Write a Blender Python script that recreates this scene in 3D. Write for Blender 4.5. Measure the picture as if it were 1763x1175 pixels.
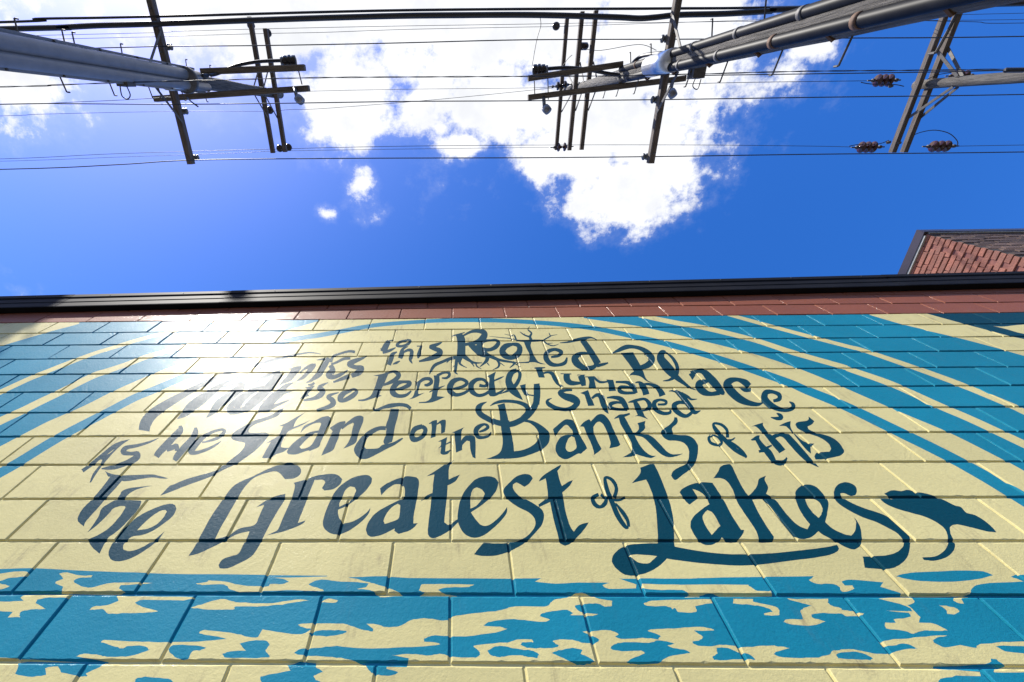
import bpy, bmesh, math, random
import numpy as np
from mathutils import Matrix, Vector
from mathutils.geometry import delaunay_2d_cdt

for _o in list(bpy.data.objects):
    bpy.data.objects.remove(_o, do_unlink=True)
random.seed(7)
scene = bpy.context.scene
COL = scene.collection

# ------------------------------------------------------------------ camera
EYE = 1.45                                    # height of the lens above the alley
F_PX, PP_X, PP_Y = 778.868, 767.922, 587.5    # focal length and optical centre of the 1763 x 1175 frame
ROT = np.array([[0.9997287560633804, 0.0177023248071636, 0.015134133486516071],
                [0.009316174789539292, -0.8995270202993972, 0.4367657823577515],
                [-0.021345331743890972, 0.4365063200547154, 0.8994479470014002]])
cd = bpy.data.cameras.new('camera')
cam = bpy.data.objects.new('camera', cd)
COL.objects.link(cam)
cd.sensor_width = 36.0
cd.sensor_fit = 'HORIZONTAL'
cd.lens = F_PX / 1763 * 36
cd.shift_x = (881.5 - PP_X) / 1763
cd.clip_start, cd.clip_end = 0.05, 5000
m3 = Matrix([[ROT[0][i], ROT[1][i], -ROT[2][i]] for i in range(3)]).to_4x4()
m3.translation = Vector((0, 0, EYE))
cam.matrix_world = m3
scene.camera = cam

# ------------------------------------------------------------------ sun, sky, exposure
SUN = Vector((-1.33, -1.0, 2.37)).normalized()          # direction towards the sun
SUN_ELEV = math.asin(SUN.z)
SUN_AZ = math.atan2(SUN.x, SUN.y)
sl = bpy.data.lights.new('sun', 'SUN')
sl.energy = 5.0
sl.angle = math.radians(0.53)
sl.color = (1.0, 0.955, 0.88)
sun = bpy.data.objects.new('sun', sl)
COL.objects.link(sun)
sun.rotation_euler = SUN.to_track_quat('Z', 'Y').to_euler()
sun.location = SUN * 60

vs = scene.view_settings
vs.view_transform = 'Standard'
vs.look = 'None'
vs.exposure = 0.75
vs.gamma = 1.0
vs.use_curve_mapping = False

world = bpy.data.worlds.new('World')
scene.world = world
world.use_nodes = True
wt = world.node_tree
wt.nodes.clear()


def wn(kind, **kw):
    n = wt.nodes.new(kind)
    for k, v in kw.items():
        setattr(n, k, v)
    return n


def wmath(op, a, b=None, clamp=False):
    n = wn('ShaderNodeMath', operation=op)
    n.use_clamp = clamp
    for i, v in enumerate((a, b)):
        if v is None:
            continue
        if isinstance(v, (int, float)):
            n.inputs[i].default_value = v
        else:
            wt.links.new(v, n.inputs[i])
    return n.outputs[0]


sky = wn('ShaderNodeTexSky', sky_type='NISHITA')
sky.sun_disc = False
sky.sun_elevation = SUN_ELEV
sky.sun_rotation = SUN_AZ
sky.altitude = 200
sky.air_density = 1.0
sky.dust_density = 0.8
sky.ozone_density = 4.0
hsv = wn('ShaderNodeHueSaturation')
hsv.inputs["Saturation"].default_value = 1.32
hsv.inputs["Value"].default_value = 1.55
wt.links.new(sky.outputs[0], hsv.inputs['Color'])
tc = wn('ShaderNodeTexCoord')
sep = wn('ShaderNodeSeparateXYZ')
wt.links.new(tc.outputs['Generated'], sep.inputs[0])
zc = wmath('MAXIMUM', sep.outputs[2], 0.06)
cx_ = wmath('DIVIDE', sep.outputs[0], zc)
cy_ = wmath('DIVIDE', sep.outputs[1], zc)
deck = wn('ShaderNodeCombineXYZ')                        # position on a flat cloud deck above the alley
wt.links.new(cx_, deck.inputs[0])
wt.links.new(cy_, deck.inputs[1])


def wnoise(scale, detail, rough, off):
    add = wn('ShaderNodeVectorMath', operation='ADD')
    wt.links.new(deck.outputs[0], add.inputs[0])
    add.inputs[1].default_value = off
    n = wn('ShaderNodeTexNoise')
    n.inputs['Scale'].default_value = scale
    n.inputs['Detail'].default_value = detail
    n.inputs['Roughness'].default_value = rough
    wt.links.new(add.outputs[0], n.inputs['Vector'])
    return n.outputs['Fac']


# cumulus banks on the deck: centre x, y, half width x, y
BANKS = [(0.04, -0.20, 0.36, 0.225), (0.36, -0.13, 0.24, 0.20), (0.34, 0.02, 0.20, 0.10),
         (0.42, 0.095, 0.125, 0.075), (0.10, -0.02, 0.22, 0.085), (-0.20, -0.06, 0.12, 0.10),
         (-0.35, -0.19, 0.25, 0.12), (-0.86, -0.10, 0.16, 0.10), (-0.80, -0.30, 0.30, 0.12),
         (-0.19, 0.118, 0.05, 0.075, 0.55), (-0.275, 0.178, 0.035, 0.03, 0.5), (-0.2, 0.16, 0.09, 0.06, 0.2), (0.0, -0.55, 0.75, 0.30),
         (0.66, -0.12, 0.11, 0.045, 0.5), (0.02, 0.045, 0.07, 0.035), (0.23, 0.06, 0.13, 0.065), (0.36, 0.13, 0.15, 0.085), (-0.24, 0.0, 0.09, 0.07), (-0.60, -0.42, 0.5, 0.2),
         (1.3, -1.0, 0.5, 0.35), (-1.6, 0.6, 0.5, 0.3), (0.6, 1.7, 0.7, 0.3), (-0.9, 1.9, 0.5, 0.35), (-1.9, -0.9, 0.5, 0.4)]
shape = None
for bx_, by_, rx_, ry_, *amp_ in BANKS:
    s1 = wn('ShaderNodeVectorMath', operation='SUBTRACT')
    wt.links.new(deck.outputs[0], s1.inputs[0])
    s1.inputs[1].default_value = (bx_, by_, 0)
    s2 = wn('ShaderNodeVectorMath', operation='MULTIPLY')
    wt.links.new(s1.outputs[0], s2.inputs[0])
    s2.inputs[1].default_value = (1 / rx_, 1 / ry_, 0)
    s3 = wn('ShaderNodeVectorMath', operation='LENGTH')
    wt.links.new(s2.outputs[0], s3.inputs[0])
    v = wmath('SUBTRACT', 1.0, s3.outputs['Value'])
    if amp_:
        v = wmath('SUBTRACT', v, 1 - amp_[0])
    shape = v if shape is None else wmath('MAXIMUM', shape, v)
n_big = wnoise(7.0, 3.0, 0.5, (3.1, 1.7, 0.3))
n_fine = wnoise(17.0, 12.0, 0.66, (0.4, 2.2, 5.0))
dens = wmath('ADD', shape, wmath('MULTIPLY', wmath('SUBTRACT', n_big, 0.5), 1.5))
dens = wmath('ADD', dens, wmath('MULTIPLY', wmath('SUBTRACT', n_fine, 0.5), 2.2))
mr = wn('ShaderNodeMapRange', interpolation_type='SMOOTHSTEP')
wt.links.new(dens, mr.inputs['Value'])
mr.inputs['From Min'].default_value = -0.14
mr.inputs['From Max'].default_value = 0.42
wisp = wn('ShaderNodeMapRange', interpolation_type='SMOOTHSTEP')   # thin veil round the banks
wt.links.new(dens, wisp.inputs['Value'])
wisp.inputs['From Min'].default_value = -0.5
wisp.inputs['From Max'].default_value = 0.35
cov = wmath('MAXIMUM', mr.outputs[0], wmath('MULTIPLY', wisp.outputs[0], 0.13))
horizon = wn('ShaderNodeMapRange')
wt.links.new(sep.outputs[2], horizon.inputs['Value'])
horizon.inputs['From Min'].default_value = 0.08
horizon.inputs['From Max'].default_value = 0.25
cov = wmath('MULTIPLY', cov, horizon.outputs[0])
# cloud brightness: greyer in the thick parts
cb = wn('ShaderNodeMix', data_type='RGBA')
n_grey = wnoise(9.0, 6.0, 0.6, (8.0, 0.2, 1.0))
thick = wn('ShaderNodeMapRange', interpolation_type='SMOOTHSTEP')
wt.links.new(wmath('ADD', n_grey, wmath('MULTIPLY', dens, 0.12)), thick.inputs['Value'])
thick.inputs['From Min'].default_value = 0.42
thick.inputs['From Max'].default_value = 0.78
wt.links.new(thick.outputs[0], cb.inputs['Factor'])
cb.inputs[6].default_value = (6.6, 6.65, 6.8, 1)
cb.inputs[7].default_value = (5.5, 5.6, 5.85, 1)
mixc = wn('ShaderNodeMix', data_type='RGBA')
wt.links.new(cov, mixc.inputs['Factor'])
tint = wn('ShaderNodeMix', data_type='RGBA', blend_type='MULTIPLY')
tint.inputs['Factor'].default_value = 1.0
tint.inputs[7].default_value = (0.80, 0.76, 1.02, 1)
wt.links.new(hsv.outputs[0], tint.inputs[6])
wt.links.new(tint.outputs[2], mixc.inputs[6])
wt.links.new(cb.outputs[2], mixc.inputs[7])
bg = wn('ShaderNodeBackground')
bg.inputs['Strength'].default_value = 0.10
wt.links.new(mixc.outputs[2], bg.inputs['Color'])
wo = wn('ShaderNodeOutputWorld')
wt.links.new(bg.outputs[0], wo.inputs[0])

# ------------------------------------------------------------------ helpers


def ray(px, py):
    d = ROT.T @ np.array([(px - PP_X) / F_PX, -(py - PP_Y) / F_PX, 1.0])
    return d


WALL_Y = 1.34643                                # wall face, metres in front of the lens
COURSE = 0.2032
GRID_X = 0.88256 * COURSE
GRID_Z = 15.61169 * COURSE + EYE                # top of the mural


def on_wall(px, py):
    d = ray(px, py)
    t = WALL_Y / d[1]
    return d[0] * t, d[2] * t + EYE


def aloft(px, py, h):
    """point seen at (px,py) that hangs h metres above the lens"""
    d = ray(px, py)
    return Vector((d[0] / d[2] * h, d[1] / d[2] * h, h + EYE))


def to_px(p):
    q = ROT @ np.array([p[0], p[1], p[2] - EYE])
    if q[2] <= 0.01:
        return None
    return PP_X + F_PX * q[0] / q[2], PP_Y - F_PX * q[1] / q[2]


def tag(o, label=None, cat=None, group=None, kind=None):
    if label:
        o['label'] = label
    if cat:
        o['category'] = cat
    if group:
        o['group'] = group
    if kind:
        o['kind'] = kind
    return o


def thing(name, label, cat, loc, group=None):
    o = bpy.data.objects.new(name, None)
    COL.objects.link(o)
    o.location = loc
    o.empty_display_size = 0.2
    return tag(o, label, cat, group)


def link(name, me, parent=None, loc=None):
    o = bpy.data.objects.new(name, me)
    COL.objects.link(o)
    if parent is not None:
        o.parent = parent
        o.matrix_parent_inverse = Matrix.Translation(-Vector(world_loc(parent)))
    if loc is not None:
        o.location = loc
    return o


def world_loc(o):
    v = Vector(o.location)
    while o.parent is not None:
        v = v + o.matrix_parent_inverse.translation
        o = o.parent
        v = v + Vector(o.location)
    return v


def mesh_from(name, verts, faces, mats, smooth=False):
    me = bpy.data.meshes.new(name)
    me.from_pydata([tuple(v) for v in verts], [], faces)
    for m in (mats if isinstance(mats, (list, tuple)) else [mats]):
        me.materials.append(m)
    if smooth:
        me.polygons.foreach_set('use_smooth', [True] * len(me.polygons))
    me.update()
    return me


def frame(d):
    d = d.normalized()
    a = Vector((0, 0, 1)) if abs(d.z) < 0.9 else Vector((1, 0, 0))
    u = d.cross(a).normalized()
    return u, d.cross(u).normalized()


class MB:
    def __init__(self):
        self.v, self.f = [], []

    def tube(self, pts, rad, sides=8, caps=True):
        pts = [Vector(p) for p in pts]
        n = len(pts)
        rads = rad if isinstance(rad, (list, tuple)) else [rad] * n
        b = len(self.v)
        for i, p in enumerate(pts):
            d = pts[min(i + 1, n - 1)] - pts[max(i - 1, 0)]
            u, w = frame(d)
            for k in range(sides):
                a = 2 * math.pi * k / sides
                self.v.append(p + u * math.cos(a) * rads[i] + w * math.sin(a) * rads[i])
        for i in range(n - 1):
            for k in range(sides):
                a, c = b + i * sides + k, b + i * sides + (k + 1) % sides
                self.f.append((a, c, c + sides, a + sides))
        if caps:
            self.f.append(tuple(b + k for k in reversed(range(sides))))
            self.f.append(tuple(b + (n - 1) * sides + k for k in range(sides)))
        return self

    def bar(self, p0, p1, w, h, up=Vector((0, 0, 1)), bev=0.12):
        """bevelled timber or strap from p0 to p1, w across and h along up"""
        p0, p1 = Vector(p0), Vector(p1)
        d = (p1 - p0).normalized()
        s = d.cross(up).normalized()
        t = s.cross(d).normalized()
        c = min(w, h) * bev
        prof = [(-w/2+c, -h/2), (w/2-c, -h/2), (w/2, -h/2+c), (w/2, h/2-c), (w/2-c, h/2), (-w/2+c, h/2), (-w/2, h/2-c), (-w/2, -h/2+c)]
        b = len(self.v)
        for p in (p0, p1):
            for x, y in prof:
                self.v.append(p + s * x + t * y)
        for k in range(8):
            self.f.append((b + k, b + (k + 1) % 8, b + 8 + (k + 1) % 8, b + 8 + k))
        self.f.append(tuple(b + k for k in reversed(range(8))))
        self.f.append(tuple(b + 8 + k for k in range(8)))
        return self

    def lathe(self, prof, base, axis=Vector((0, 0, 1)), sides=16):
        """prof: list of (radius, height along axis)"""
        base = Vector(base)
        u, w = frame(axis)
        axis = axis.normalized()
        b = len(self.v)
        for r, z in prof:
            for k in range(sides):
                a = 2 * math.pi * k / sides
                self.v.append(base + axis * z + u * math.cos(a) * r + w * math.sin(a) * r)
        for i in range(len(prof) - 1):
            for k in range(sides):
                a, c = b + i * sides + k, b + i * sides + (k + 1) % sides
                self.f.append((a, c, c + sides, a + sides))
        self.f.append(tuple(b + k for k in reversed(range(sides))))
        self.f.append(tuple(b + (len(prof) - 1) * sides + k for k in range(sides)))
        return self

    def box(self, x0, x1, y0, y1, z0, z1):
        b = len(self.v)
        self.v += [Vector(p) for p in ((x0, y0, z0), (x1, y0, z0), (x1, y1, z0), (x0, y1, z0), (x0, y0, z1), (x1, y0, z1), (x1, y1, z1), (x0, y1, z1))]
        self.f += [tuple(b + i for i in q) for q in ((0, 3, 2, 1), (4, 5, 6, 7), (0, 1, 5, 4), (1, 2, 6, 5), (2, 3, 7, 6), (3, 0, 4, 7))]
        return self

    def build(self, name, mat, parent=None, smooth=False):
        return link(name, mesh_from(name, self.v, self.f, mat, smooth), parent)


def catmull(pts, n=5):
    P = [np.array(p, float) for p in pts]
    out = []
    for i in range(len(P) - 1):
        p0, p1, p2, p3 = P[max(i - 1, 0)], P[i], P[i + 1], P[min(i + 2, len(P) - 1)]
        for j in range(n):
            t = j / n
            out.append(0.5 * ((2 * p1) + (-p0 + p2) * t + (2 * p0 - 5 * p1 + 4 * p2 - p3) * t * t + (-p0 + 3 * p1 - 3 * p2 + p3) * t ** 3))
    out.append(P[-1])
    return out


# ------------------------------------------------------------------ materials


def new_mat(name):
    m = bpy.data.materials.new(name)
    m.use_nodes = True
    nt = m.node_tree
    return m, nt, nt.nodes['Principled BSDF']


def nd(nt, kind, **kw):
    n = nt.nodes.new(kind)
    for k, v in kw.items():
        setattr(n, k, v)
    return n


def noise(nt, vec, scale, detail=4.0, rough=0.55, stretch=None):
    if stretch is not None:
        mp = nd(nt, 'ShaderNodeMapping')
        mp.inputs['Scale'].default_value = stretch
        nt.links.new(vec, mp.inputs['Vector'])
        vec = mp.outputs[0]
    n = nd(nt, 'ShaderNodeTexNoise')
    n.inputs['Scale'].default_value = scale
    n.inputs['Detail'].default_value = detail
    n.inputs['Roughness'].default_value = rough
    nt.links.new(vec, n.inputs['Vector'])
    return n.outputs['Fac']


def ramp(nt, fac, a, b, lo, hi):
    r = nd(nt, 'ShaderNodeValToRGB')
    r.color_ramp.elements[0].position, r.color_ramp.elements[1].position = lo, hi
    r.color_ramp.elements[0].color, r.color_ramp.elements[1].color = (*a, 1), (*b, 1)
    nt.links.new(fac, r.inputs[0])
    return r.outputs[0]


def mixrgb(nt, fac, a, b, blend='MIX'):
    n = nd(nt, 'ShaderNodeMix', data_type='RGBA', blend_type=blend)
    for s, v in ((n.inputs['Factor'], fac), (n.inputs[6], a), (n.inputs[7], b)):
        if isinstance(v, (int, float)):
            s.default_value = v
        elif isinstance(v, tuple):
            s.default_value = (*v, 1)
        else:
            nt.links.new(v, s)
    return n.outputs[2]


def bump(nt, height, dist, strength=1.0, prev=None):
    b = nd(nt, 'ShaderNodeBump')
    b.inputs['Strength'].default_value = strength
    b.inputs['Distance'].default_value = dist
    nt.links.new(height, b.inputs['Height'])
    if prev is not None:
        nt.links.new(prev, b.inputs['Normal'])
    return b.outputs[0]


def paint(name, col, rough=0.5, dirt=0.55, coat=0.07):
    """glossy exterior wall paint rolled over concrete block"""
    m, nt, bs = new_mat(name)
    geo = nd(nt, 'ShaderNodeNewGeometry')
    pos = geo.outputs['Position']
    oi = nd(nt, 'ShaderNodeObjectInfo')
    peel = noise(nt, pos, 190, 3, 0.6)                 # roller stipple
    pits = noise(nt, pos, 75, 4, 0.62)                 # block texture under the paint
    wavy = noise(nt, pos, 11, 3, 0.5)
    vor = nd(nt, 'ShaderNodeTexVoronoi')
    vor.inputs['Scale'].default_value = 30
    nt.links.new(pos, vor.inputs['Vector'])
    pin = nd(nt, 'ShaderNodeMapRange')                 # small blow holes in the block face
    nt.links.new(vor.outputs['Distance'], pin.inputs['Value'])
    pin.inputs['From Min'].default_value, pin.inputs['From Max'].default_value = 0.03, 0.10
    sel = nd(nt, 'ShaderNodeMath', operation='GREATER_THAN')
    sel.inputs[1].default_value = 0.80
    nt.links.new(vor.outputs['Color'], sel.inputs[0])
    hole = nd(nt, 'ShaderNodeMath', operation='MULTIPLY_ADD')
    inv = nd(nt, 'ShaderNodeMath', operation='SUBTRACT')
    inv.inputs[0].default_value = 1
    nt.links.new(pin.outputs[0], inv.inputs[1])
    mu = nd(nt, 'ShaderNodeMath', operation='MULTIPLY')
    nt.links.new(inv.outputs[0], mu.inputs[0])
    nt.links.new(sel.outputs[0], mu.inputs[1])
    hole = nd(nt, 'ShaderNodeMath', operation='SUBTRACT')
    hole.inputs[0].default_value = 1
    nt.links.new(mu.outputs[0], hole.inputs[1])
    b1 = bump(nt, wavy, 0.003, 0.4)
    b2 = bump(nt, pits, 0.0015, 0.7, b1)
    b3 = bump(nt, peel, 0.0007, 0.7, b2)
    b4 = bump(nt, hole.outputs[0], 0.003, 0.8, b3)
    nt.links.new(b4, bs.inputs['Normal'])
    # faint unevenness, scuffs and runs
    tone = noise(nt, pos, 3.2, 5, 0.6)
    c = mixrgb(nt, ramp(nt, tone, (0, 0, 0), (1, 1, 1), 0.3, 0.75), tuple(v * 0.93 for v in col), tuple(min(1, v * 1.05) for v in col))
    scuff = noise(nt, pos, 7.0, 6, 0.65, stretch=(1.6, 1, 0.8))
    brush = noise(nt, pos, 60, 5, 0.7, stretch=(1, 1, 0.12))
    sm = nd(nt, 'ShaderNodeMath', operation='MULTIPLY')
    nt.links.new(ramp(nt, scuff, (0, 0, 0), (1, 1, 1), 0.53, 0.70), sm.inputs[0])
    nt.links.new(ramp(nt, brush, (0, 0, 0), (1, 1, 1), 0.42, 0.66), sm.inputs[1])
    sm2 = nd(nt, 'ShaderNodeMath', operation='MULTIPLY')
    nt.links.new(sm.outputs[0], sm2.inputs[0])
    sm2.inputs[1].default_value = dirt
    c = mixrgb(nt, sm2.outputs[0], c, (0.14, 0.10, 0.075))
    vr = nd(nt, 'ShaderNodeMapRange')
    nt.links.new(oi.outputs['Random'], vr.inputs['Value'])
    vr.inputs['To Min'].default_value, vr.inputs['To Max'].default_value = 0.93, 1.05
    cc = nd(nt, 'ShaderNodeHueSaturation')
    nt.links.new(vr.outputs[0], cc.inputs['Value'])
    nt.links.new(c, cc.inputs['Color'])
    nt.links.new(cc.outputs[0], bs.inputs['Base Color'])
    rr = nd(nt, 'ShaderNodeMapRange')
    nt.links.new(tone, rr.inputs['Value'])
    rr.inputs['To Min'].default_value, rr.inputs['To Max'].default_value = rough - 0.05, rough + 0.07
    nt.links.new(rr.outputs[0], bs.inputs['Roughness'])
    bs.inputs['Specular IOR Level'].default_value = 0.06
    bs.inputs['Coat Weight'].default_value = coat
    bs.inputs['Coat Roughness'].default_value = 0.14
    nt.links.new(bump(nt, peel, 0.0012, 0.9, b1), bs.inputs['Coat Normal'])
    return m


M_YELLOW = paint('pale_yellow_paint', (0.545, 0.476, 0.21))
M_BLUE = paint('sky_blue_paint', (0.008, 0.178, 0.25), dirt=0.12)
M_NAVY = paint('navy_paint', (0.001, 0.042, 0.062), dirt=0.04, coat=0.03)
M_RED = paint('brick_red_paint', (0.215, 0.070, 0.036), rough=0.55, dirt=0.3, coat=0.12)
PAINTS = [M_YELLOW, M_BLUE, M_NAVY, M_RED]


def simple(name, col, rough=0.6, metal=0.0, var=0.25, scale=12, bumpd=0.0, stretch=None, spec=0.5, col2=None):
    m, nt, bs = new_mat(name)
    tcd = nd(nt, 'ShaderNodeNewGeometry')
    n = noise(nt, tcd.outputs['Position'], scale, 5, 0.6, stretch)
    a = tuple(v * (1 - var) for v in col)
    b = col2 if col2 else tuple(min(1, v * (1 + var)) for v in col)
    nt.links.new(ramp(nt, n, a, b, 0.3, 0.72), bs.inputs['Base Color'])
    bs.inputs['Roughness'].default_value = rough
    bs.inputs['Metallic'].default_value = metal
    bs.inputs['Specular IOR Level'].default_value = spec
    if bumpd:
        nt.links.new(bump(nt, n, bumpd, 0.8), bs.inputs['Normal'])
    return m


def wood(name, col, col2, scale=9.0, axis='z', depth=0.02):
    m, nt, bs = new_mat(name)
    g = nd(nt, 'ShaderNodeNewGeometry')
    st = {'z': (6, 6, 0.35), 'y': (6, 0.35, 6), 'x': (0.35, 6, 6)}[axis]
    n1 = noise(nt, g.outputs['Position'], scale, 8, 0.68, st)
    n2 = noise(nt, g.outputs['Position'], scale * 0.35, 3, 0.5, st)
    c = ramp(nt, n1, col, col2, 0.33, 0.68)
    c = mixrgb(nt, ramp(nt, n2, (0, 0, 0), (1, 1, 1), 0.35, 0.65), mixrgb(nt, 0.35, c, tuple(v * 0.4 for v in col)), c)
    nt.links.new(c, bs.inputs['Base Color'])
    bs.inputs['Roughness'].default_value = 0.85
    nt.links.new(bump(nt, n1, depth, 0.9), bs.inputs['Normal'])
    return m


M_POLE = wood('weathered_pole_wood', (0.022, 0.019, 0.016), (0.19, 0.17, 0.145), 6.0, 'z', 0.05)
M_ARM_Y = wood('crossarm_wood', (0.05, 0.04, 0.031), (0.19, 0.15, 0.125), 6.0, 'y', 0.01)
M_ARM_X = wood('side_arm_wood', (0.05, 0.041, 0.031), (0.19, 0.155, 0.12), 6.0, 'x', 0.01)
M_GALV = simple('galvanised_steel', (0.20, 0.20, 0.21), 0.5, 0.7, 0.2, 8)
M_STEEL = simple('dull_steel', (0.085, 0.08, 0.075), 0.65, 0.3, 0.35, 14)
M_RUST = simple('rusty_strap', (0.10, 0.052, 0.028), 0.75, 0.3, 0.4, 20)
M_GREY_PIPE = simple('grey_pole_guard', (0.19, 0.187, 0.185), 0.42, 0.0, 0.12, 5)
M_BLACK_PIPE = simple('black_pipe', (0.011, 0.011, 0.012), 0.5, 0.0, 0.3, 6, spec=0.09)
M_SHEET = simple('bright_metal_sleeve', (0.48, 0.49, 0.51), 0.32, 0.9, 0.15, 6)
M_CABLE = simple('black_cable', (0.012, 0.012, 0.014), 0.5, 0.0, 0.3, 15)
M_WIRE = simple('dark_wire', (0.02, 0.022, 0.026), 0.5, 0.2, 0.3, 15)
M_PORC_D = simple('dark_porcelain', (0.022, 0.016, 0.014), 0.15, 0.0, 0.3, 9)
M_PORC_B = simple('brown_porcelain', (0.05, 0.016, 0.010), 0.12, 0.0, 0.3, 9)
M_PORC_G = simple('grey_porcelain', (0.09, 0.095, 0.10), 0.3, 0.0, 0.2, 9)
M_COPING = simple('black_metal_trim', (0.010, 0.010, 0.011), 0.6, 0.0, 0.3, 4, spec=0.04)
M_BRONZE = simple('dark_bronze_trim', (0.045, 0.036, 0.042), 0.4, 0.3, 0.2, 4)
M_GREYTRIM = simple('grey_caulk_strip', (0.30, 0.30, 0.27), 0.7, 0.0, 0.2, 30)
M_ROOF = simple('roof_membrane', (0.06, 0.06, 0.065), 0.85, 0.0, 0.2, 3)
M_CORE = simple('grey_block_core', (0.25, 0.24, 0.22), 0.9, 0.0, 0.2, 6)
M_ASPHALT = simple('asphalt', (0.055, 0.054, 0.052), 0.9, 0.0, 0.3, 9, 0.004)


def brick_mat(name, col, var):
    m, nt, bs = new_mat(name)
    g = nd(nt, 'ShaderNodeNewGeometry')
    oi = nd(nt, 'ShaderNodeObjectInfo')
    n1 = noise(nt, g.outputs['Position'], 45, 7, 0.7)
    n2 = noise(nt, g.outputs['Position'], 6, 4, 0.6)
    c = ramp(nt, n1, tuple(v * 0.7 for v in col), tuple(v * 1.25 for v in col), 0.3, 0.7)
    c = mixrgb(nt, ramp(nt, n2, (0, 0, 0), (1, 1, 1), 0.4, 0.65), c, mixrgb(nt, 0.35, c, (0.10, 0.06, 0.045)))
    vr = nd(nt, 'ShaderNodeMapRange')
    nt.links.new(oi.outputs['Random'], vr.inputs['Value'])
    vr.inputs['To Min'].default_value, vr.inputs['To Max'].default_value = 1 - var, 1 + var
    hs = nd(nt, 'ShaderNodeHueSaturation')
    nt.links.new(vr.outputs[0], hs.inputs['Value'])
    nt.links.new(c, hs.inputs['Color'])
    nt.links.new(hs.outputs[0], bs.inputs['Base Color'])
    bs.inputs['Roughness'].default_value = 0.8
    nt.links.new(bump(nt, n1, 0.006, 0.8), bs.inputs['Normal'])
    return m


M_BRICK = brick_mat('red_painted_brick', (0.255, 0.085, 0.05), 0.18)
M_BRICK_D = brick_mat('dark_brown_brick', (0.085, 0.048, 0.032), 0.45)
M_MORTAR = simple('painted_mortar', (0.20, 0.07, 0.05), 0.85, 0.0, 0.3, 30)
M_MORTAR_D = simple('dark_mortar', (0.035, 0.025, 0.02), 0.9, 0.0, 0.3, 30)

# ------------------------------------------------------------------ ground
g = MB()
g.v = [Vector(p) for p in ((-900, -900, 0), (900, -900, 0), (900, 900, 0), (-900, 900, 0))]
g.f = [(0, 1, 2, 3)]
tag(g.build('ground', M_ASPHALT), 'grey asphalt alley running along the mural wall', kind='structure')

# ------------------------------------------------------------------ the painted pattern, traced in frame pixels and laid onto the wall
CROP = {'W': (0, 0, 1.0), 'N': (1200, 690, 6.754), 'W7': (1450, 960, 5.623)}
for k, (ox, oy) in dict(A=(230, 590), B=(430, 570), C=(640, 555), D=(840, 555), E=(920, 580), F=(1040, 585), G=(1170, 610), H=(130, 720),
                        I=(300, 690), J=(490, 680), K=(690, 640), L=(830, 670), M=(1020, 690), O=(120, 840)).items():
    CROP[k] = (ox, oy, 7.995)
for k, (ox, oy) in dict(P=(310, 790), Q=(540, 780), R=(770, 780), S=(1000, 790), T=(1210, 780), U=(1420, 790),
                        W1=(0, 975), W2=(290, 975), W3=(580, 975), W5=(870, 975), W6=(1160, 975)).items():
    CROP[k] = (ox, oy, 5.873)


def smooth_closed(pts, n=4, corner=48):
    N = len(pts)
    P = [np.array(p, float) for p in pts]
    cor = []
    for i in range(N):
        a, b = P[i] - P[i - 1], P[(i + 1) % N] - P[i]
        la, lb = np.linalg.norm(a), np.linalg.norm(b)
        if la < 1e-6 or lb < 1e-6:
            continue
        ang = math.degrees(math.acos(max(-1, min(1, float(a @ b) / (la * lb)))))
        if ang > corner:
            cor.append(i)
    if not cor:
        ext = [P[-1]] + P + [P[0], P[1]]
        full = catmull(ext, n)
        return full[n:n + N * n]
    out = []
    for j, s in enumerate(cor):
        e = cor[(j + 1) % len(cor)]
        idx = [s]
        i = s
        while True:
            i = (i + 1) % N
            idx.append(i)
            if i == e:
                break
        out += catmull([P[q] for q in idx], n)[:-1]
    return out


def stroke_outline(pts, n=5):
    c = catmull(pts, n)
    L, R_ = [], []
    for i, q in enumerate(c):
        d = c[min(i + 1, len(c) - 1)][:2] - c[max(i - 1, 0)][:2]
        l = np.linalg.norm(d)
        nrm = np.array([-d[1], d[0]]) / (l if l > 1e-9 else 1)
        w = max(0.4, q[2]) / 2
        L.append(q[:2] + nrm * w)
        R_.append(q[:2] - nrm * w)
    return L + R_[::-1]


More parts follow.
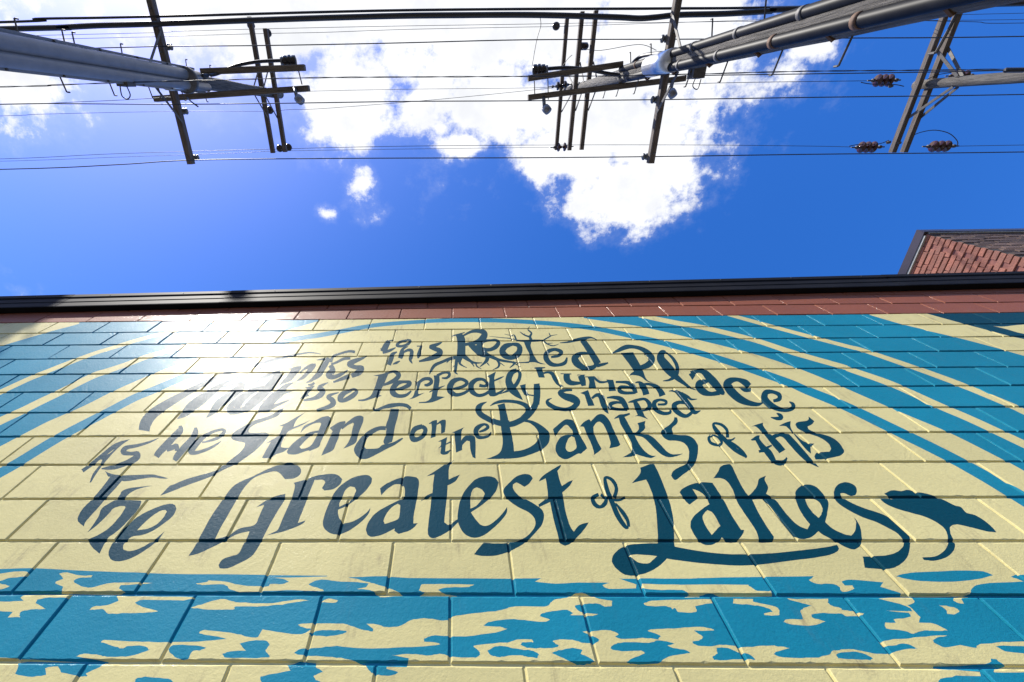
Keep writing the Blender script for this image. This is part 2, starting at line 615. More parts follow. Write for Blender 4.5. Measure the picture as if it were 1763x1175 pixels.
TRACE = """
# rays, blue fields then yellow stripes
B P W 1005,545 1005,548 1060,556 1110,564 1163,576 1292,608 1367,632 1430,657 1463,672 1531,701.5 1572,719 1640,748 1728,792 1763,811 1850,858 2050,965 2050,690 1850,634 1763,612.8 1723.5,601.7 1640,579.6 1558,560 1497,542 1480,537
Y S W 1100,543,7 1163,556,8 1214,565,8 1299,586,8 1367,608,8.5 1452,632,8.5 1463,636.6,8.5 1536,662,10 1621,700.5,11 1667,720,11.5 1763,765,12.5 1900,830,15 2050,910,18
Y S W 1240,538,5 1265,545,5.5 1316,559,6 1367,572.6,6 1418,586,6 1463,597.5,6 1488.5,604,6.5 1568.6,631.5,8 1655,663,9 1742,699,10 1763,709,10 1900,772,13 2050,850,16
N P W 1592,539 1655,556.6 1735,578 1763,584 1850,603 2050,660 2050,520 1763,537
Y P W 1710,561.7 1728.6,562.6 1763,559 1850,556 1850,590 1763,575 1735,567.7
B P W 548,547 548,553.5 488,570.6 420,590 340,615 270,641 201,671 145,699 85,725 42,747 0,769 -60,800 -250,900 -250,660 -60,615 0,597 10,594 68,576.6 136,558 160,548
Y S W 490,546,6 454,560,6 420,568,6 330,593,7 255,614,8 221,627,8 183,640,9 159,648,10 106,674.5,10.5 70.7,691.5,11 36.6,708.5,11.5 0,725,12.5 -60,755,14 -250,860,18
Y S W 390,546,4 350,557,5 290,572,5.5 230,588,6 187,601,6 167,607,6 141,616.6,6.5 110.7,628.5,7 76.6,642,7 51,652,7.5 10,671,8 -40,694,9 -250,790,12
B S W -250,960,24 -60,848,16 0,814.5,15 35,794.5,15 105,752,14.5 186,709,13 232,685,12.5 264,672,12 340,640,11 420,612,10 478,592,9 507,584,8 550,577.5,8 586,571,7.5 640,561,7 702,555.5,6.5 760,552.5,6.5 818,551.5,7 880,553,7 952,557.5,7.5 1015,564.5,8 1060,573,8.5 1147,592,9.5 1215,611,10.5 1260,625,11 1301,639,12 1357.6,659,13 1390,673,14 1454,699,15 1548,744.5,16.5 1650,795,18 1763,860,22 1850,915,24 2050,1050,28
# water
B P W -400,960 -60,979 0,980 60,978.5 153,983.5 255,987 300,988.6 426,989.5 562,992 600,994.6 632,993.7 665,993 725,995.4 880,996.3 933,995.5 921,1001.4 955,1004.8 997.7,1003 1050,1003 1037,1007 1049,1013.5 1095,1012.3 1096,1006 1069,997 1075,996 1170,996.5 1245,994.6 1402,992 1393,999 1407,1005 1436,1005.6 1452,1016 1456,1010 1449,1001 1466,998 1521,1002.7 1516,1010 1549.6,1020.5 1560,1026 1660,1025 1672,1015 1690,1006 1763,1002 1850,998 2100,985 2100,1110 1850,1140 1553,1146 1034,1150 600,1148 280,1143 0,1133 -60,1128 -400,1080
B P W7 520,185 620,155 850,140 1300,130 1460,175 1300,215 1000,240 700,225
B P W7 1630,190 1700,170 1900,160 1900,235 1760,235 1700,215
Y P W1 -60,70 0,75 150,55 260,55 300,75 240,105 100,120 0,150 -60,160
Y P W1 -60,160 0,175 100,200 60,220 0,232 -60,232
Y P W1 600,75 680,65 800,95 935,95 920,115 800,120 740,150 780,185 870,215 950,215 1080,180 1250,168 1550,170 1400,185 1220,195 1200,230 1270,265 1100,280 620,270 630,240 640,205 560,175 570,155 640,130
Y P W1 -60,360 100,360 240,350 210,320 260,290 420,280 730,275 700,320 500,320 380,340 360,375 400,400 460,435 340,440 230,455 200,480 205,520 80,520 130,465 -60,455
Y P W1 905,440 950,405 1080,395 1200,350 1180,300 1762,310 1983,315 1900,340 1703,345 1450,340 1360,370 1440,410 1600,455 1450,470 1280,475 1100,475 1040,435 960,435
Y P W1 770,912 850,885 1000,898 1080,915 1270,915 1400,885 1520,845 1440,805 1300,805 1240,830 1170,815 1020,765 1070,745 1250,757 1500,768 1723,768 2003,760 2293,740 2200,715 2050,690 2013,670 2070,650 2260,665 2400,690 2550,725 2610,720 2650,645 2850,675 3050,690 3150,640 3050,615 3013,597 3100,582 3406,580 3506,590 3656,640 3766,660 3776,640 3706,580 3806,590 3906,617 4006,615 4086,585 4156,545 4286,530 4456,550 4536,545 4556,515 4706,485 5006,455 5110,435 5210,405 5510,410 5570,370 5610,340 5730,320 5790,285 5870,265 5960,290 6060,330 6190,350 6180,405 6110,405 6050,380 5930,380 5810,400 5830,440 5890,470 6045,485 5990,500 5760,500 5800,480 5730,445 5590,455 5480,480 5460,510 5560,545 5490,565 5300,545 5168,535 4966,560 4886,603 5056,612 5126,635 5006,668 4706,710 4406,702 4286,735 4290,765 4406,772 4456,792 4306,812 4006,822 3686,832 3406,805 3300,815 3053,840 2973,877 3033,900 3203,907 3406,922 3556,950 3700,1000 3706,1030 2500,1050 1090,1030 1090,960
B P W2 0,840 50,800 250,800 385,825 340,845 240,860 200,940 120,945 20,880
B P W2 720,785 850,755 980,755 1025,800 980,850 1025,920 900,930 600,925 545,890 620,865 780,855
B P W1 3160,662 3300,645 3450,648 3510,662 3440,690 3300,708 3200,702 3120,690
Y P W3 560,900 700,890 800,890 930,905 1040,885 1150,910 1380,925 1440,900 1450,870 1380,805 1480,790 1690,772 @W5 0,775 150,740 270,745 285,770 180,770 150,795 220,825 400,835 520,820 540,805 480,765 520,745 680,750 800,780 920,775 950,740 900,715 780,665 870,660 1000,645 1080,655 1155,690 1110,710 1170,735 1380,725 1550,740 1570,710 1540,690 1440,655 1500,635 @W6 0,630 200,615 330,620 405,640 380,650 200,650 300,715 270,745 190,760 220,795 350,810 500,795 620,805 700,825 900,810 1050,810 1170,830 1050,860 1010,890 1100,920 1350,930 1550,905 1600,860 1690,845 @W7 0,890 150,895 300,930 450,930 550,900 700,880 730,885 640,840 550,840 430,860 350,820 450,800 700,775 900,755 1040,755 920,775 880,800 900,830 1000,870 1150,850 1300,875 1320,840 1500,825 1760,810 2100,790 2100,1060 1200,1085 0,1090 @W6 900,1050 0,1060 @W5 900,1060 0,1050 @W3 700,1045 730,930
B P W3 1520,855 1600,810 1690,808 @W5 0,810 150,840 260,850 340,890 320,930 230,920 150,900 0,910 @W3 1640,920 1560,900
B P W5 470,880 540,850 680,830 780,850 760,890 850,930 905,970 800,985 700,980 560,920
B P W5 1060,830 1100,790 1200,770 1450,775 1540,750 1650,765 1710,785 1640,800 1703,826 @W6 130,850 165,875 20,898 @W5 1600,940 1550,975 1300,985 1220,970 1280,935 1410,880 1370,855 1200,860 1100,850
B P W6 390,920 440,880 430,825 550,825 650,870 760,890 830,950 700,940 500,950 410,945
B P W7 -60,935 60,910 200,925 300,975 270,990 100,985 -40,978
B P W7 1485,860 1560,850 1900,865 1900,930 1620,915
Y P W3 830,245 860,180 1050,180 1390,185 1300,210 1100,215 1020,240 1080,270 1200,290 1240,300 1000,305 820,300 890,265
Y P W2 890,118 1600,108 1640,60 @W3 0,70 120,95 120,118 300,160 400,190 560,235 680,295 440,315 410,285 330,245 200,235 300,215 320,180 200,165 0,155 @W2 1600,140 1500,145 1420,180 1440,200 1560,240 1540,255 1200,245 900,257 720,260 620,230 560,185 340,190 280,177 390,160 420,145 560,155 720,190 990,205 1030,180 1150,180 1220,155 1120,122
Y P W2 230,420 330,390 480,345 560,335 640,355 720,370 1000,380 1200,355 1330,340 1430,352 1300,365 1100,395 900,410 680,410 650,440 400,440
Y P W2 1540,360 1620,330 1715,345 1680,370
Y P W5 1380,180 1762,188 @W6 30,190 680,187 760,200 850,250 980,250 1000,290 540,310 400,275 270,285 260,310 110,315 160,285 100,245 0,240 @W5 1450,235 1380,210
Y P W5 1400,380 1480,350 1690,338 @W6 0,340 390,335 390,375 290,385 215,410 235,440 210,465 60,465 20,430 0,420 @W5 1690,440 1680,415 1600,405 1440,400
Y P W6 600,335 800,335 800,360 900,385 1030,410 1070,450 1060,500 920,500 910,480 1000,465 960,430 850,400 700,390 600,380
Y P W6 1150,330 1560,330 1560,370 1600,400 1690,425 @W7 0,505 100,520 210,545 180,560 50,570 0,545 @W6 1650,480 1480,475 1390,490 1400,520 1530,560 1400,600 1200,590 1105,565 1150,540 1290,540 1310,540 1280,450 1330,420 1400,400 1300,375 1180,345
Y P W7 -20,270 100,270 120,300 40,330 0,330 -20,300
Y P W7 350,400 480,385 650,385 700,420 690,440 630,460 680,500 720,540 755,580 740,630 900,645 1020,705 900,710 800,705 690,735 600,710 430,690 410,660 420,630 520,635 500,600 670,575 650,540 420,515 600,520 680,520 640,480 520,440
Y P W7 940,465 1010,470 1100,490 1135,520 1080,550 1020,545 1000,500
Y P W7 1140,370 1230,370 1150,400 1180,450 1120,440 1075,415 1080,395
B P W1 270,955 1060,970 1000,1020 870,1080 880,1110 800,1110 620,1080 590,1020 530,1015 460,1030 465,1100 330,1120 150,1090 180,1030 180,990
B P W1 1360,1175 1380,1130 1500,1120 1700,1140 1762,1175 1762,1300 1360,1300
B P W2 1200,1000 1330,960 1490,970 1490,1020 1560,1070 1470,1110 1490,1150 1560,1175 1500,1300 1000,1300 930,1140 960,1110 1240,1060
B P W3 290,990 500,995 500,1040 620,1070 580,1100 480,1110 370,1090 310,1040
B P W7 890,1045 1380,1030 1440,975 1500,990 1580,1045 1470,1090 1500,1120 1900,1110 1900,1300 900,1300 950,1175 1100,1150 1340,1150 1330,1110 1150,1095 920,1075
# THANKS / THAT
N S W 552.6,610,1 534,607.5,2.5 510,611,3.5 486,616.5,4.5 456,624,5.5 424,633,6 380,647,7 336,669,9 305,686,13 280,701,15.5 261,715,18 251,729,20 248,742,19
N S A 1580,425,10 1350,515,25 1200,590,60 1050,700,110 900,810,140 780,900,130 700,980,90 600,1050,8
N S A 1520,560,70 1450,640,110 1330,730,115 1180,840,110 1090,950,80 1000,1035,10
N S A 1110,645,15 1240,610,20 1380,580,40 1500,560,55
N S A 1770,620,50 1640,670,70 1500,760,110 1400,860,150 1340,930,130 1450,940,80 1600,880,90 1700,770,80 1760,680,70
N S B 420,575,90 330,690,110 200,850,120 60,970,130 -40,1060,110
N S B 420,575,70 300,595,45 180,645,45 40,745,8
N S B -60,870,40 40,800,40 200,775,35
N S B 600,715,8 500,760,60 420,850,110 330,920,130 250,1000,120 170,1070,90 115,1125,15
N S B 160,1100,40 250,1060,90 350,1030,50 540,955,12
N S B 610,820,15 500,850,30 430,870,30
N S B 170,975,12 280,930,20
N S B 130,520,25 300,475,10
N P B 535,530 620,495 715,478 700,530 650,590 610,640 560,690 400,755 450,690 520,610 570,530
N P B 690,560 770,490 850,450 905,448 910,480 870,540 800,610 740,665 630,700 700,640 760,580 800,520 740,545 690,590
N S B 920,400,8 1000,390,25 1070,380,30
N S B 1090,370,60 1040,450,80 990,530,85 950,600,85 850,680,40 780,715,15
N S B 1110,430,50 1150,350,35 1250,310,30 1370,280,35 1450,290,40
N S B 1120,460,30 1200,430,35 1290,385,40 1385,375,40
N S B 1110,470,60 1140,540,80 1100,610,110 1150,640,60 1260,600,50 1350,540,12
N S B 1610,345,15 1540,380,40 1430,420,70 1370,460,70 1450,500,60 1540,510,70 1500,570,90 1400,620,60
N S B 1370,625,60 1280,660,50 1150,710,25
N S B 800,740,15 850,745,35 890,715,30
N P B 760,780 900,755 840,820 800,870 830,905 790,905 685,945 740,870 790,800
N S B 1080,715,12 1000,750,40 960,790,70 1010,830,70 960,890,80 880,930,50 740,955,30
N S B 1225,850,15 1120,880,40 1080,910,55 1130,950,75 1150,1000,75 1080,1050,60 920,1090,25
N S B 1400,820,40 1310,850,70 1250,910,80 1240,960,50 1310,955,60 1410,900,70 1470,840,50 1440,805,40 1380,820,40
# TO THIS
N S C 240,260,60 200,320,80 160,410,90
N S C 150,425,30 250,390,40 330,350,12
N S C 120,370,12 180,355,20
N S C 190,270,25 310,240,12
N S C 480,250,30 380,280,40 350,325,40 420,330,35 500,300,40 530,255,35 480,245,25
N S C 350,410,15 290,440,50 270,490,70 235,590,60
N S C 290,580,12 340,560,35 390,535,12
N S C 200,530,10 250,515,15
N S C 500,335,10 430,370,40 410,440,70 390,500,60
N S C 430,420,25 500,385,40 550,400,50 540,480,55 530,520,40 560,570,12
N S C 690,310,25 665,380,40 650,450,60 635,500,10
N S C 620,330,15 690,330,15
N S C 970,275,15 900,310,45 810,340,50 860,365,60 940,400,70 920,450,80 800,500,60 650,540,25
# ROOTED
N P C 1150,170 1240,155 1270,190 1290,260 1290,450 1300,490 1160,490 1170,460 1180,320 1170,220
N S C 1100,185,12 1160,175,20 1280,140,15
N S C 1260,185,25 1370,130,40 1480,120,60 1550,150,80 1530,220,95 1440,275,60 1280,310,40
N S C 1330,295,40 1420,360,90 1510,420,110 1600,460,60
N S C 1200,480,60 1080,500,45 980,540,40 870,590,45 820,660,35 795,720,12
N S C 1180,470,50 1165,560,45 1155,640,40 1150,690,30 1185,720,10
N S C 1230,470,60 1210,560,35 1250,600,20 1310,628,8
N S C 1270,470,70 1350,530,40 1420,560,30 1520,560,10
N S C 1340,520,30 1390,580,20 1410,615,8
N S C 1430,560,25 1450,610,20 1510,645,8
N S C 1080,510,20 1030,555,12
N S C 1110,530,15 1095,548,8
N S C 1140,600,15 1110,625,8
N S C 1600,460,60 1580,530,50 1530,580,25 1490,615,12
N S C 1590,560,20 1620,600,8
N S D -40,440,45 60,480,50 160,520,40 300,545,30 420,555,15 570,550,22
N S D 120,510,30 155,570,35 140,620,25 70,655,8
N S D 170,560,15 230,605,8
N S D 340,545,35 360,575,30 300,630,10
N S D 370,570,20 450,612,8
N S D 60,250,30 -60,265,50 -120,320,80 -60,375,55 30,380,50 110,340,60 145,280,55 100,245,30 50,248,28
N S D 340,305,40 250,330,75 200,390,85 230,455,85 320,485,70 410,440,85 440,370,75 410,315,60 330,303,40
N P D 490,262 540,265 600,260 590,330 620,420 650,480 700,545 800,578 730,575 640,550 540,555 570,520 570,440 530,360
N S D 390,250,25 480,258,30 600,256,35 700,253,28 770,250,18
N S D 600,255,40 580,200,35 600,150,25 550,100,15 575,60,8
N S D 570,200,25 500,175,20 440,130,8
N S D 500,175,12 510,155,6
N S D 770,245,20 850,200,18 880,185,12 955,172,6
N S D 860,190,18 840,145,8
N S D 390,245,25 370,190,20 350,165,8
N S D 390,240,15 310,225,14 200,215,10 20,195,5
N S D 350,185,15 280,178,8 230,165,5
N S D 770,260,20 820,300,18 900,325,14 975,300,6
N S D 830,292,12 895,288,5
N S D 870,480,30 970,460,45 1010,410,55 920,375,45 820,410,60 800,490,75 860,570,65 960,590,45 1060,560,50 1090,485,20
N S D 1300,245,75 1390,370,85 1460,480,90 1515,575,95
N S D 1500,600,50 1590,580,40 1655,560,20
N S D 990,285,10 1100,275,25 1200,250,40 1330,225,45 1420,215,25 1500,245,8
N S D 1420,435,30 1290,430,50 1200,490,95 1230,570,100 1330,630,70 1450,620,60 1500,570,50
# PLACE
N P F 230,185 400,175 520,390 580,540 660,590 760,605 650,595 580,570 500,510 400,490 350,500 370,465 410,440 370,370
N S F 110,190,10 200,150,50 300,105,65 400,100,50 520,130,60 620,200,80 660,280,85 600,350,85 500,380,60 430,360,60
N S F 850,170,30 800,180,80 780,260,110 850,360,130 930,450,120 1000,520,80 1100,600,50 1190,665,30 1270,700,6
N S F 850,175,20 930,240,40 990,330,50 1010,420,50 980,500,60 900,555,35 810,570,10
N P F 1165,475 1240,435 1260,490 1215,555
N S F 1200,470,80 1280,430,55 1370,440,80 1450,520,110 1540,620,110 1620,720,80 1660,740,40
N S F 1430,570,40 1330,590,90 1310,650,110 1370,720,100 1470,750,60 1590,730,70
N S G 985,490,50 900,490,60 825,455,12
N S G 960,440,80 900,390,90 800,350,55 700,365,90 660,420,120 710,510,120 820,610,110 950,670,80 1080,690,50 1160,660,12
N S G 1290,645,40 1370,620,60 1370,560,60 1280,520,50 1190,530,80 1170,610,95 1240,690,90 1350,750,70 1470,770,60 1560,740,60 1560,690,50 1510,655,12
N S G 1255,870,10 1330,885,45 1400,880,55 1380,840,50 1335,815,12
# HUMAN SHAPED
N S E 0,430,15 60,430,30 150,425,12
N P E 20,435 105,425 120,480 145,560 60,560
N S E 110,505,25 190,485,35 250,510,55 290,580,65 330,650,40 400,690,8
N S E 360,512,12 510,515,14
N S E 445,515,85 450,590,90 510,640,70 640,640,35
N S E 640,535,90 665,610,85 680,680,60
N S E 590,530,12 700,530,12
N S E 700,555,14 830,552,14
N P E 730,555 820,552 835,640 850,705 745,705 755,620
N S E 820,560,30 900,625,35 1010,620,22
N P E 990,590 1085,595 1105,670 1125,745 1025,750 1020,660
N S E 1120,625,30 1200,625,35 1290,635,50 1360,690,70 1400,780,50
N S E 1390,720,35 1260,690,35 1180,700,50 1180,750,60 1260,775,45 1390,770,40
N S E 1390,635,15 1440,630,35 1480,670,80 1520,730,85 1540,800,90
N S E 1480,660,30 1580,655,40 1680,690,60 1740,760,80 1765,815,90
N S E 520,730,40 420,735,50 350,770,60 420,820,90 520,850,110 590,900,90 540,970,70 430,1000,50 300,980,55 200,930,60 180,880,40 240,845,8
N P E 630,775 740,735 770,820 800,880 830,950 740,955 710,860 690,800
N S E 790,850,30 860,805,50 920,830,80 950,920,85 980,1000,60 1020,1060,8
N S E 1000,840,20 1090,835,45 1190,860,70 1240,930,75 1280,1010,60
N S E 1250,920,25 1130,905,40 1050,930,60 1060,980,50 1150,1000,40 1280,1005,40
N S F 330,865,10 400,850,40 470,830,40 560,820,40 620,880,60 620,940,60 540,975,30 470,990,40
N S F 420,850,50 460,930,80 510,1040,80
N P F 420,1055 480,1030 540,1000 560,1050 610,1100 530,1070 480,1055
N S F 740,895,30 840,890,35 850,850,40 770,830,35 700,860,60 690,920,65 740,980,60 830,1015,50 910,1000,40 910,950,16
N S F 890,710,10 970,710,35 1060,760,60 1130,850,70 1200,940,65 1250,1000,60 1330,975,10
N S F 1060,740,40 1150,790,40 1200,825,30 1280,822,10
N S F 1140,880,40 1040,865,50 970,900,70 980,960,75 1060,1030,65 1140,1050,50 1210,1000,45
# PERFECTLY
N P C 20,735 150,710 240,680 210,760 170,850 130,930 105,1000 140,1010 0,1060 -100,1090 -185,1090 -185,1070 -100,1060 -20,1020 20,950 60,840 90,745
N S C 190,710,40 290,680,35 350,700,60 370,740,65 310,800,60 200,850,40 130,865,25
N S C 300,925,20 400,910,40 500,870,60 520,830,55 440,820,40 350,840,70 290,920,80 300,980,80 370,1015,55 470,1005,45 545,945,22
N P C 590,810 650,810 700,780 670,850 640,960 650,990 730,970 600,1040 500,1065 560,1030 590,960 620,880
N S C 650,830,40 720,785,45 800,785,50 820,830,50 770,865,45 725,865,30
N P C 850,735 930,730 935,800 920,900 900,1020 1010,1030 900,1080 800,1110 650,1115 650,1100 750,1090 810,1050 830,980 850,880 860,790
N S C 900,740,40 980,700,35 1050,695,40 1070,730,40 1030,770,35 965,770,20
N S C 790,965,10 850,935,25 930,905,25 1005,875,8
N S C 1120,915,25 1260,885,45 1310,830,50 1230,785,45 1130,810,70 1080,880,85 1080,950,80 1150,1000,55 1240,990,45 1330,940,40 1370,880,40
N S C 1480,870,45 1560,880,40 1590,840,50 1530,790,40 1440,795,55 1370,860,75 1380,950,75 1450,1005,50 1540,1000,45 1640,940,40
N P K 1190,65 1310,0 1290,80 1290,160 1300,230 1310,290 1360,270 1450,215 1400,280 1300,340 1230,340 1205,300 1210,200 1220,100
N S K 1280,130,25 1370,90,25 1420,65,6
N S D 400,660,50 320,700,80 285,800,90 320,900,110 390,980,90 480,1070,6
N S D 400,660,30 440,700,45 430,780,50 380,870,55 300,930,40 160,990,6
N P D 440,870 520,850 525,930 560,990 640,1000 640,1020 500,1000 465,930
N S D 670,845,80 680,930,85 675,1030,90 665,1130,90
# BANKS
N S L 755,-40,90 755,100,90 735,210,85 680,300,90 610,380,90 500,450,80 380,490,80 260,470,70
N S K 1185,420,8 1110,455,50 1070,510,85 1090,580,80 1180,640,75 1310,700,75 1430,720,85 1500,715,85
N S L 110,235,8 180,195,35 280,170,45 400,170,45 500,185,50 580,215,60 630,260,75 630,330,80 560,410,80
N P L 210,220 310,195 340,330 370,480 400,600 430,750 440,860 440,900 300,960 50,965 150,930 240,880 275,800 285,700 270,600 250,450 235,300
N P L 600,420 700,440 800,490 890,560 930,620 925,720 880,790 800,850 650,910 500,950 300,965 300,860 440,858 560,840 660,800 740,740 780,660 770,590 720,520 650,470 580,455
N P L 975,555 1060,480 1130,425 1190,415 1260,435 1300,500 1350,640 1440,800 1430,830 1360,890 1320,890 1200,955 1130,965 1060,930 1015,860 1015,780 1060,690 1130,640 1250,615 1240,570 1180,500 1140,500 1060,580 1005,660
Y P L 1150,800 1180,700 1230,650 1270,670 1300,790 1270,840 1210,865 1170,850
N P L 1345,515 1400,455 1470,415 1495,440 1530,520 1540,600 1590,720 1645,820 1620,850 1535,910 1540,870 1500,750 1440,620 1400,520
N P M -25,290 50,210 100,185 160,195 230,270 290,400 340,500 385,600 350,630 230,655 250,600 240,540 210,450 150,330 100,290 60,300 20,350 -10,400
N S M 300,250,8 370,215,40 440,205,40 515,180,25
N P M 360,225 440,220 500,330 580,480 640,600 720,700 800,755 875,765 800,795 690,770 650,760 600,745 520,770 415,775 500,730 540,690 540,600 480,480 390,330
N P M 620,310 730,280 720,330 725,380 680,430 590,470 560,460 620,420 640,370
N S M 560,460,40 700,480,60 800,540,90 900,640,95 1000,730,75 1100,760,40 1240,735,6
N P M 1130,225 1165,230 1175,290 1150,330 1110,360 1095,400 1120,465 1200,475 1310,480 1390,520 1440,590 1455,640 1445,760 1410,870 1350,940 1240,1020 1160,1085 1120,1085 1085,1030 1110,970 1180,920 1280,870 1320,810 1330,720 1310,640 1250,580 1160,555 1050,550 980,510 945,450 960,400 1050,340 1110,280
# ON THE
N S K 300,755,60 200,790,70 155,860,70 170,930,80 240,930,60 310,880,60 340,800,60 290,755,55
N S K 390,720,10 450,695,35 500,690,45
N P K 420,715 500,695 490,770 480,870 480,895 410,920 425,800
N P K 490,720 560,670 610,665 622,690 615,780 605,835 565,855 555,840 555,750 540,715 490,740
N P K 510,965 640,900 625,990 690,955 690,975 620,1010 610,1100 650,1090 700,1060 650,1130 580,1145 545,1125 555,1040 510,1060 550,1020 555,965
N P K 700,840 880,765 840,810 835,880 830,950 880,890 960,865 1020,895 1030,970 1030,1175 1040,1200 990,1180 960,1080 950,960 910,950 850,1010 845,1080 760,1115 750,1000 740,900 740,845
N S K 1080,830,25 1160,800,40 1200,760,45 1150,725,35 1060,770,65 1035,830,70 1070,900,55 1150,905,40 1210,880,40 1245,830,12
# STAND
N P I 1510,105 1440,125 1350,190 1230,235 1110,270 1000,330 900,385 820,440 780,490 800,535 870,560 960,580 975,600 960,650 900,720 800,800 700,880 600,945 500,985 300,1040 150,1085 0,1150 -70,1180 -195,1310 -110,1280 40,1220 190,1160 400,1085 560,1020 700,950 850,880 1000,780 1130,680 1220,590 1290,500 1300,460 1250,440 1100,445 1040,440 1020,420 1050,370 1120,325 1250,280 1400,225 1470,170
N P I 1809,160 1650,245 1560,300 1430,355 1500,350 1470,420 1430,490 1350,540 1250,600 1330,575 1280,660 1210,790 1250,800 1330,790 1400,745 1500,710 1580,655 1500,650 1470,640 1480,580 1520,500 1580,420 1759,340 1874,270 1759,320 1640,365 1690,260
N P J 220,525 270,430 400,370 500,315 590,295 635,315 625,380 580,460 540,560 500,650 470,720 340,780 320,770 150,825 50,820 30,790 60,730 150,640 260,560 350,515 470,490 505,400 480,385 400,400 300,450
Y P J 205,720 300,620 400,540 455,525 430,590 370,690 300,735 230,745
N P J 620,455 740,380 835,360 840,385 790,450 760,510 740,600 700,690 660,770 505,840 540,760 600,640 660,500
N P J 780,445 880,360 970,300 1040,285 1085,305 1085,360 1050,450 1010,560 980,660 880,715 805,745 860,680 910,580 930,480 955,400 940,385 870,420 790,480
N P J 1460,190 1575,195 1560,300 1520,440 1500,560 1480,650 1380,690 1360,640 1390,560 1400,470 1395,420 1430,320
N S J 1215,185,25 1270,205,35 1350,175,40 1450,150,60 1580,135,50 1680,150,50 1735,195,45
N P J 1400,435 1300,435 1180,480 1090,550 1010,640 960,730 960,790 1000,850 1060,885 1140,880 1250,830 1400,750 1520,690 1630,610 1630,595 1600,600 1480,660 1350,690 1290,735 1200,745 1120,745 1100,710 1110,650 1150,590 1230,530 1310,490 1390,490
# AS WE
N P H 760,290 600,330 500,380 400,460 200,620 80,710 110,750 250,650 330,580 370,575 330,650 240,770 195,890 215,890 280,780 380,640 520,480 640,370
Y P H 430,505 540,425 480,480
N S H 1145,275,6 1020,330,30 850,380,45 700,410,60 660,470,80 750,490,50 850,490,70 830,550,90 700,620,80 520,680,70 360,700,16
N S H 1440,105,40 1440,170,90 1350,260,90 1250,370,100 1150,470,90 1110,530,80
N S H 1250,430,70 1340,400,70 1390,380,60 1395,450,60
N S H 1650,130,40 1650,200,80 1600,290,80 1500,400,90 1400,520,90 1360,580,60
N S I 380,575,20 500,550,35 620,500,50 690,430,50 660,400,40 560,420,40 440,475,50 330,560,85 250,650,100 230,710,70 320,715,50 480,660,40 580,605,30 650,555,6
# OF THIS
N S N 190,398,20 140,430,35 160,490,35 240,515,35 290,490,30 250,430,25 190,400,20
N S N 355,430,40 350,350,35 300,290,35 230,265,30 190,275,30 220,340,50 300,430,50 370,500,55 460,580,50 560,640,40 560,660,25
N S N 370,470,25 450,520,30 530,590,30 575,650,25
N S N 290,450,12 390,460,25 445,430,10
N P N 625,455 690,410 730,405 730,450 790,520 870,590 920,690 1000,690 1040,655 1055,670 1030,730 970,760 900,740 840,680 780,600 720,605 740,570 720,540 680,465 640,465
N S N 720,590,25 790,560,30 870,520,20
N P N 635,300 700,275 770,255 770,290 830,370 890,420 950,480 1030,570 955,615 940,590 870,510 800,420 730,340 680,300
N S N 880,430,50 960,395,50 1030,410,70 1100,480,80 1200,590,80 1300,690,60 1415,775,6
N P N 950,295 1030,255 1090,238 1090,310 1140,390 1230,470 1310,495 1365,500 1320,540 1325,620 1270,570 1200,490 1130,400 1060,320 1020,295
N P N 1295,185 1365,240 1340,275 1285,300 1310,340 1420,380 1550,420 1640,480 1700,560 1710,600 1670,640 1570,665 1450,685 1380,685 1365,650 1385,610 1450,600 1540,595 1560,560 1530,500 1430,430 1290,380 1180,330 1145,280 1170,250 1270,235 1300,215
# THE
N P H 405,730 490,770 620,790 800,785 1040,775 1150,795 1280,830 1200,835 1050,820 900,840 750,865 650,870 620,840 450,810
N P O 560,-150 745,-125 640,0 510,140 400,270 280,400 215,480 195,535 140,490 110,450 120,390 180,290 300,170 440,10
N P O 730,40 860,0 1140,-28 980,8 870,50 790,110 740,170 980,180 985,210 960,270 900,350 800,460 700,560 600,640 530,690 470,790 410,910 330,840 270,760 250,710 350,670 480,600 600,500 700,380 760,290 765,260 700,255 600,290 540,360 450,450 350,540 245,615 330,500 400,390 440,290 540,220 640,160 690,100
N P O 1470,290 1450,240 1400,222 1300,235 1150,290 1000,360 880,440 760,540 670,650 590,760 545,850 535,920 560,980 610,1010 680,1015 800,990 950,920 1100,820 1220,720 1310,595 1200,690 1100,760 1000,820 880,865 790,870 740,850 735,800 770,750 850,675 1000,650 1150,590 1300,490 1420,390
Y P O 925,585 1030,480 1150,380 1250,320 1320,308 1335,330 1290,410 1200,500 1080,560
# GREATEST
N P P 1110,40 1190,70 1225,110 1215,160 1150,200 1060,208 1010,150 960,130 880,145 760,190 680,260 620,340 550,460 470,600 400,720 355,815 480,780 600,705 750,670 800,580 850,465 770,490 870,420 960,380 1065,355 1050,430 980,540 900,680 830,820 790,900 720,990 600,1060 480,1110 400,1110 390,1075 430,1020 520,985 590,960 640,870 690,770 700,735 600,755 520,790 430,845 300,910 190,960 85,985 150,890 230,740 320,580 430,420 520,300 600,240 740,180 880,110 1000,65
N P P 1145,245 1270,210 1400,170 1530,155 1600,170 1640,210 1620,260 1550,310 1460,325 1435,300 1470,240 1440,215 1360,220 1340,270 1300,370 1250,500 1190,650 1270,625 1220,670 1050,735 880,775 950,740 990,715 1040,600 1110,440 1150,330 1160,265
N P Q 590,260 560,230 500,225 400,250 300,310 220,390 160,500 120,600 95,690 100,750 150,805 220,828 300,815 400,760 490,690 560,610 575,550 540,600 460,660 380,700 300,715 260,660 245,600 250,575 340,535 430,470 520,390 580,310
Y P Q 285,460 320,380 370,340 415,350 430,380 400,450 350,500 260,545 262,510
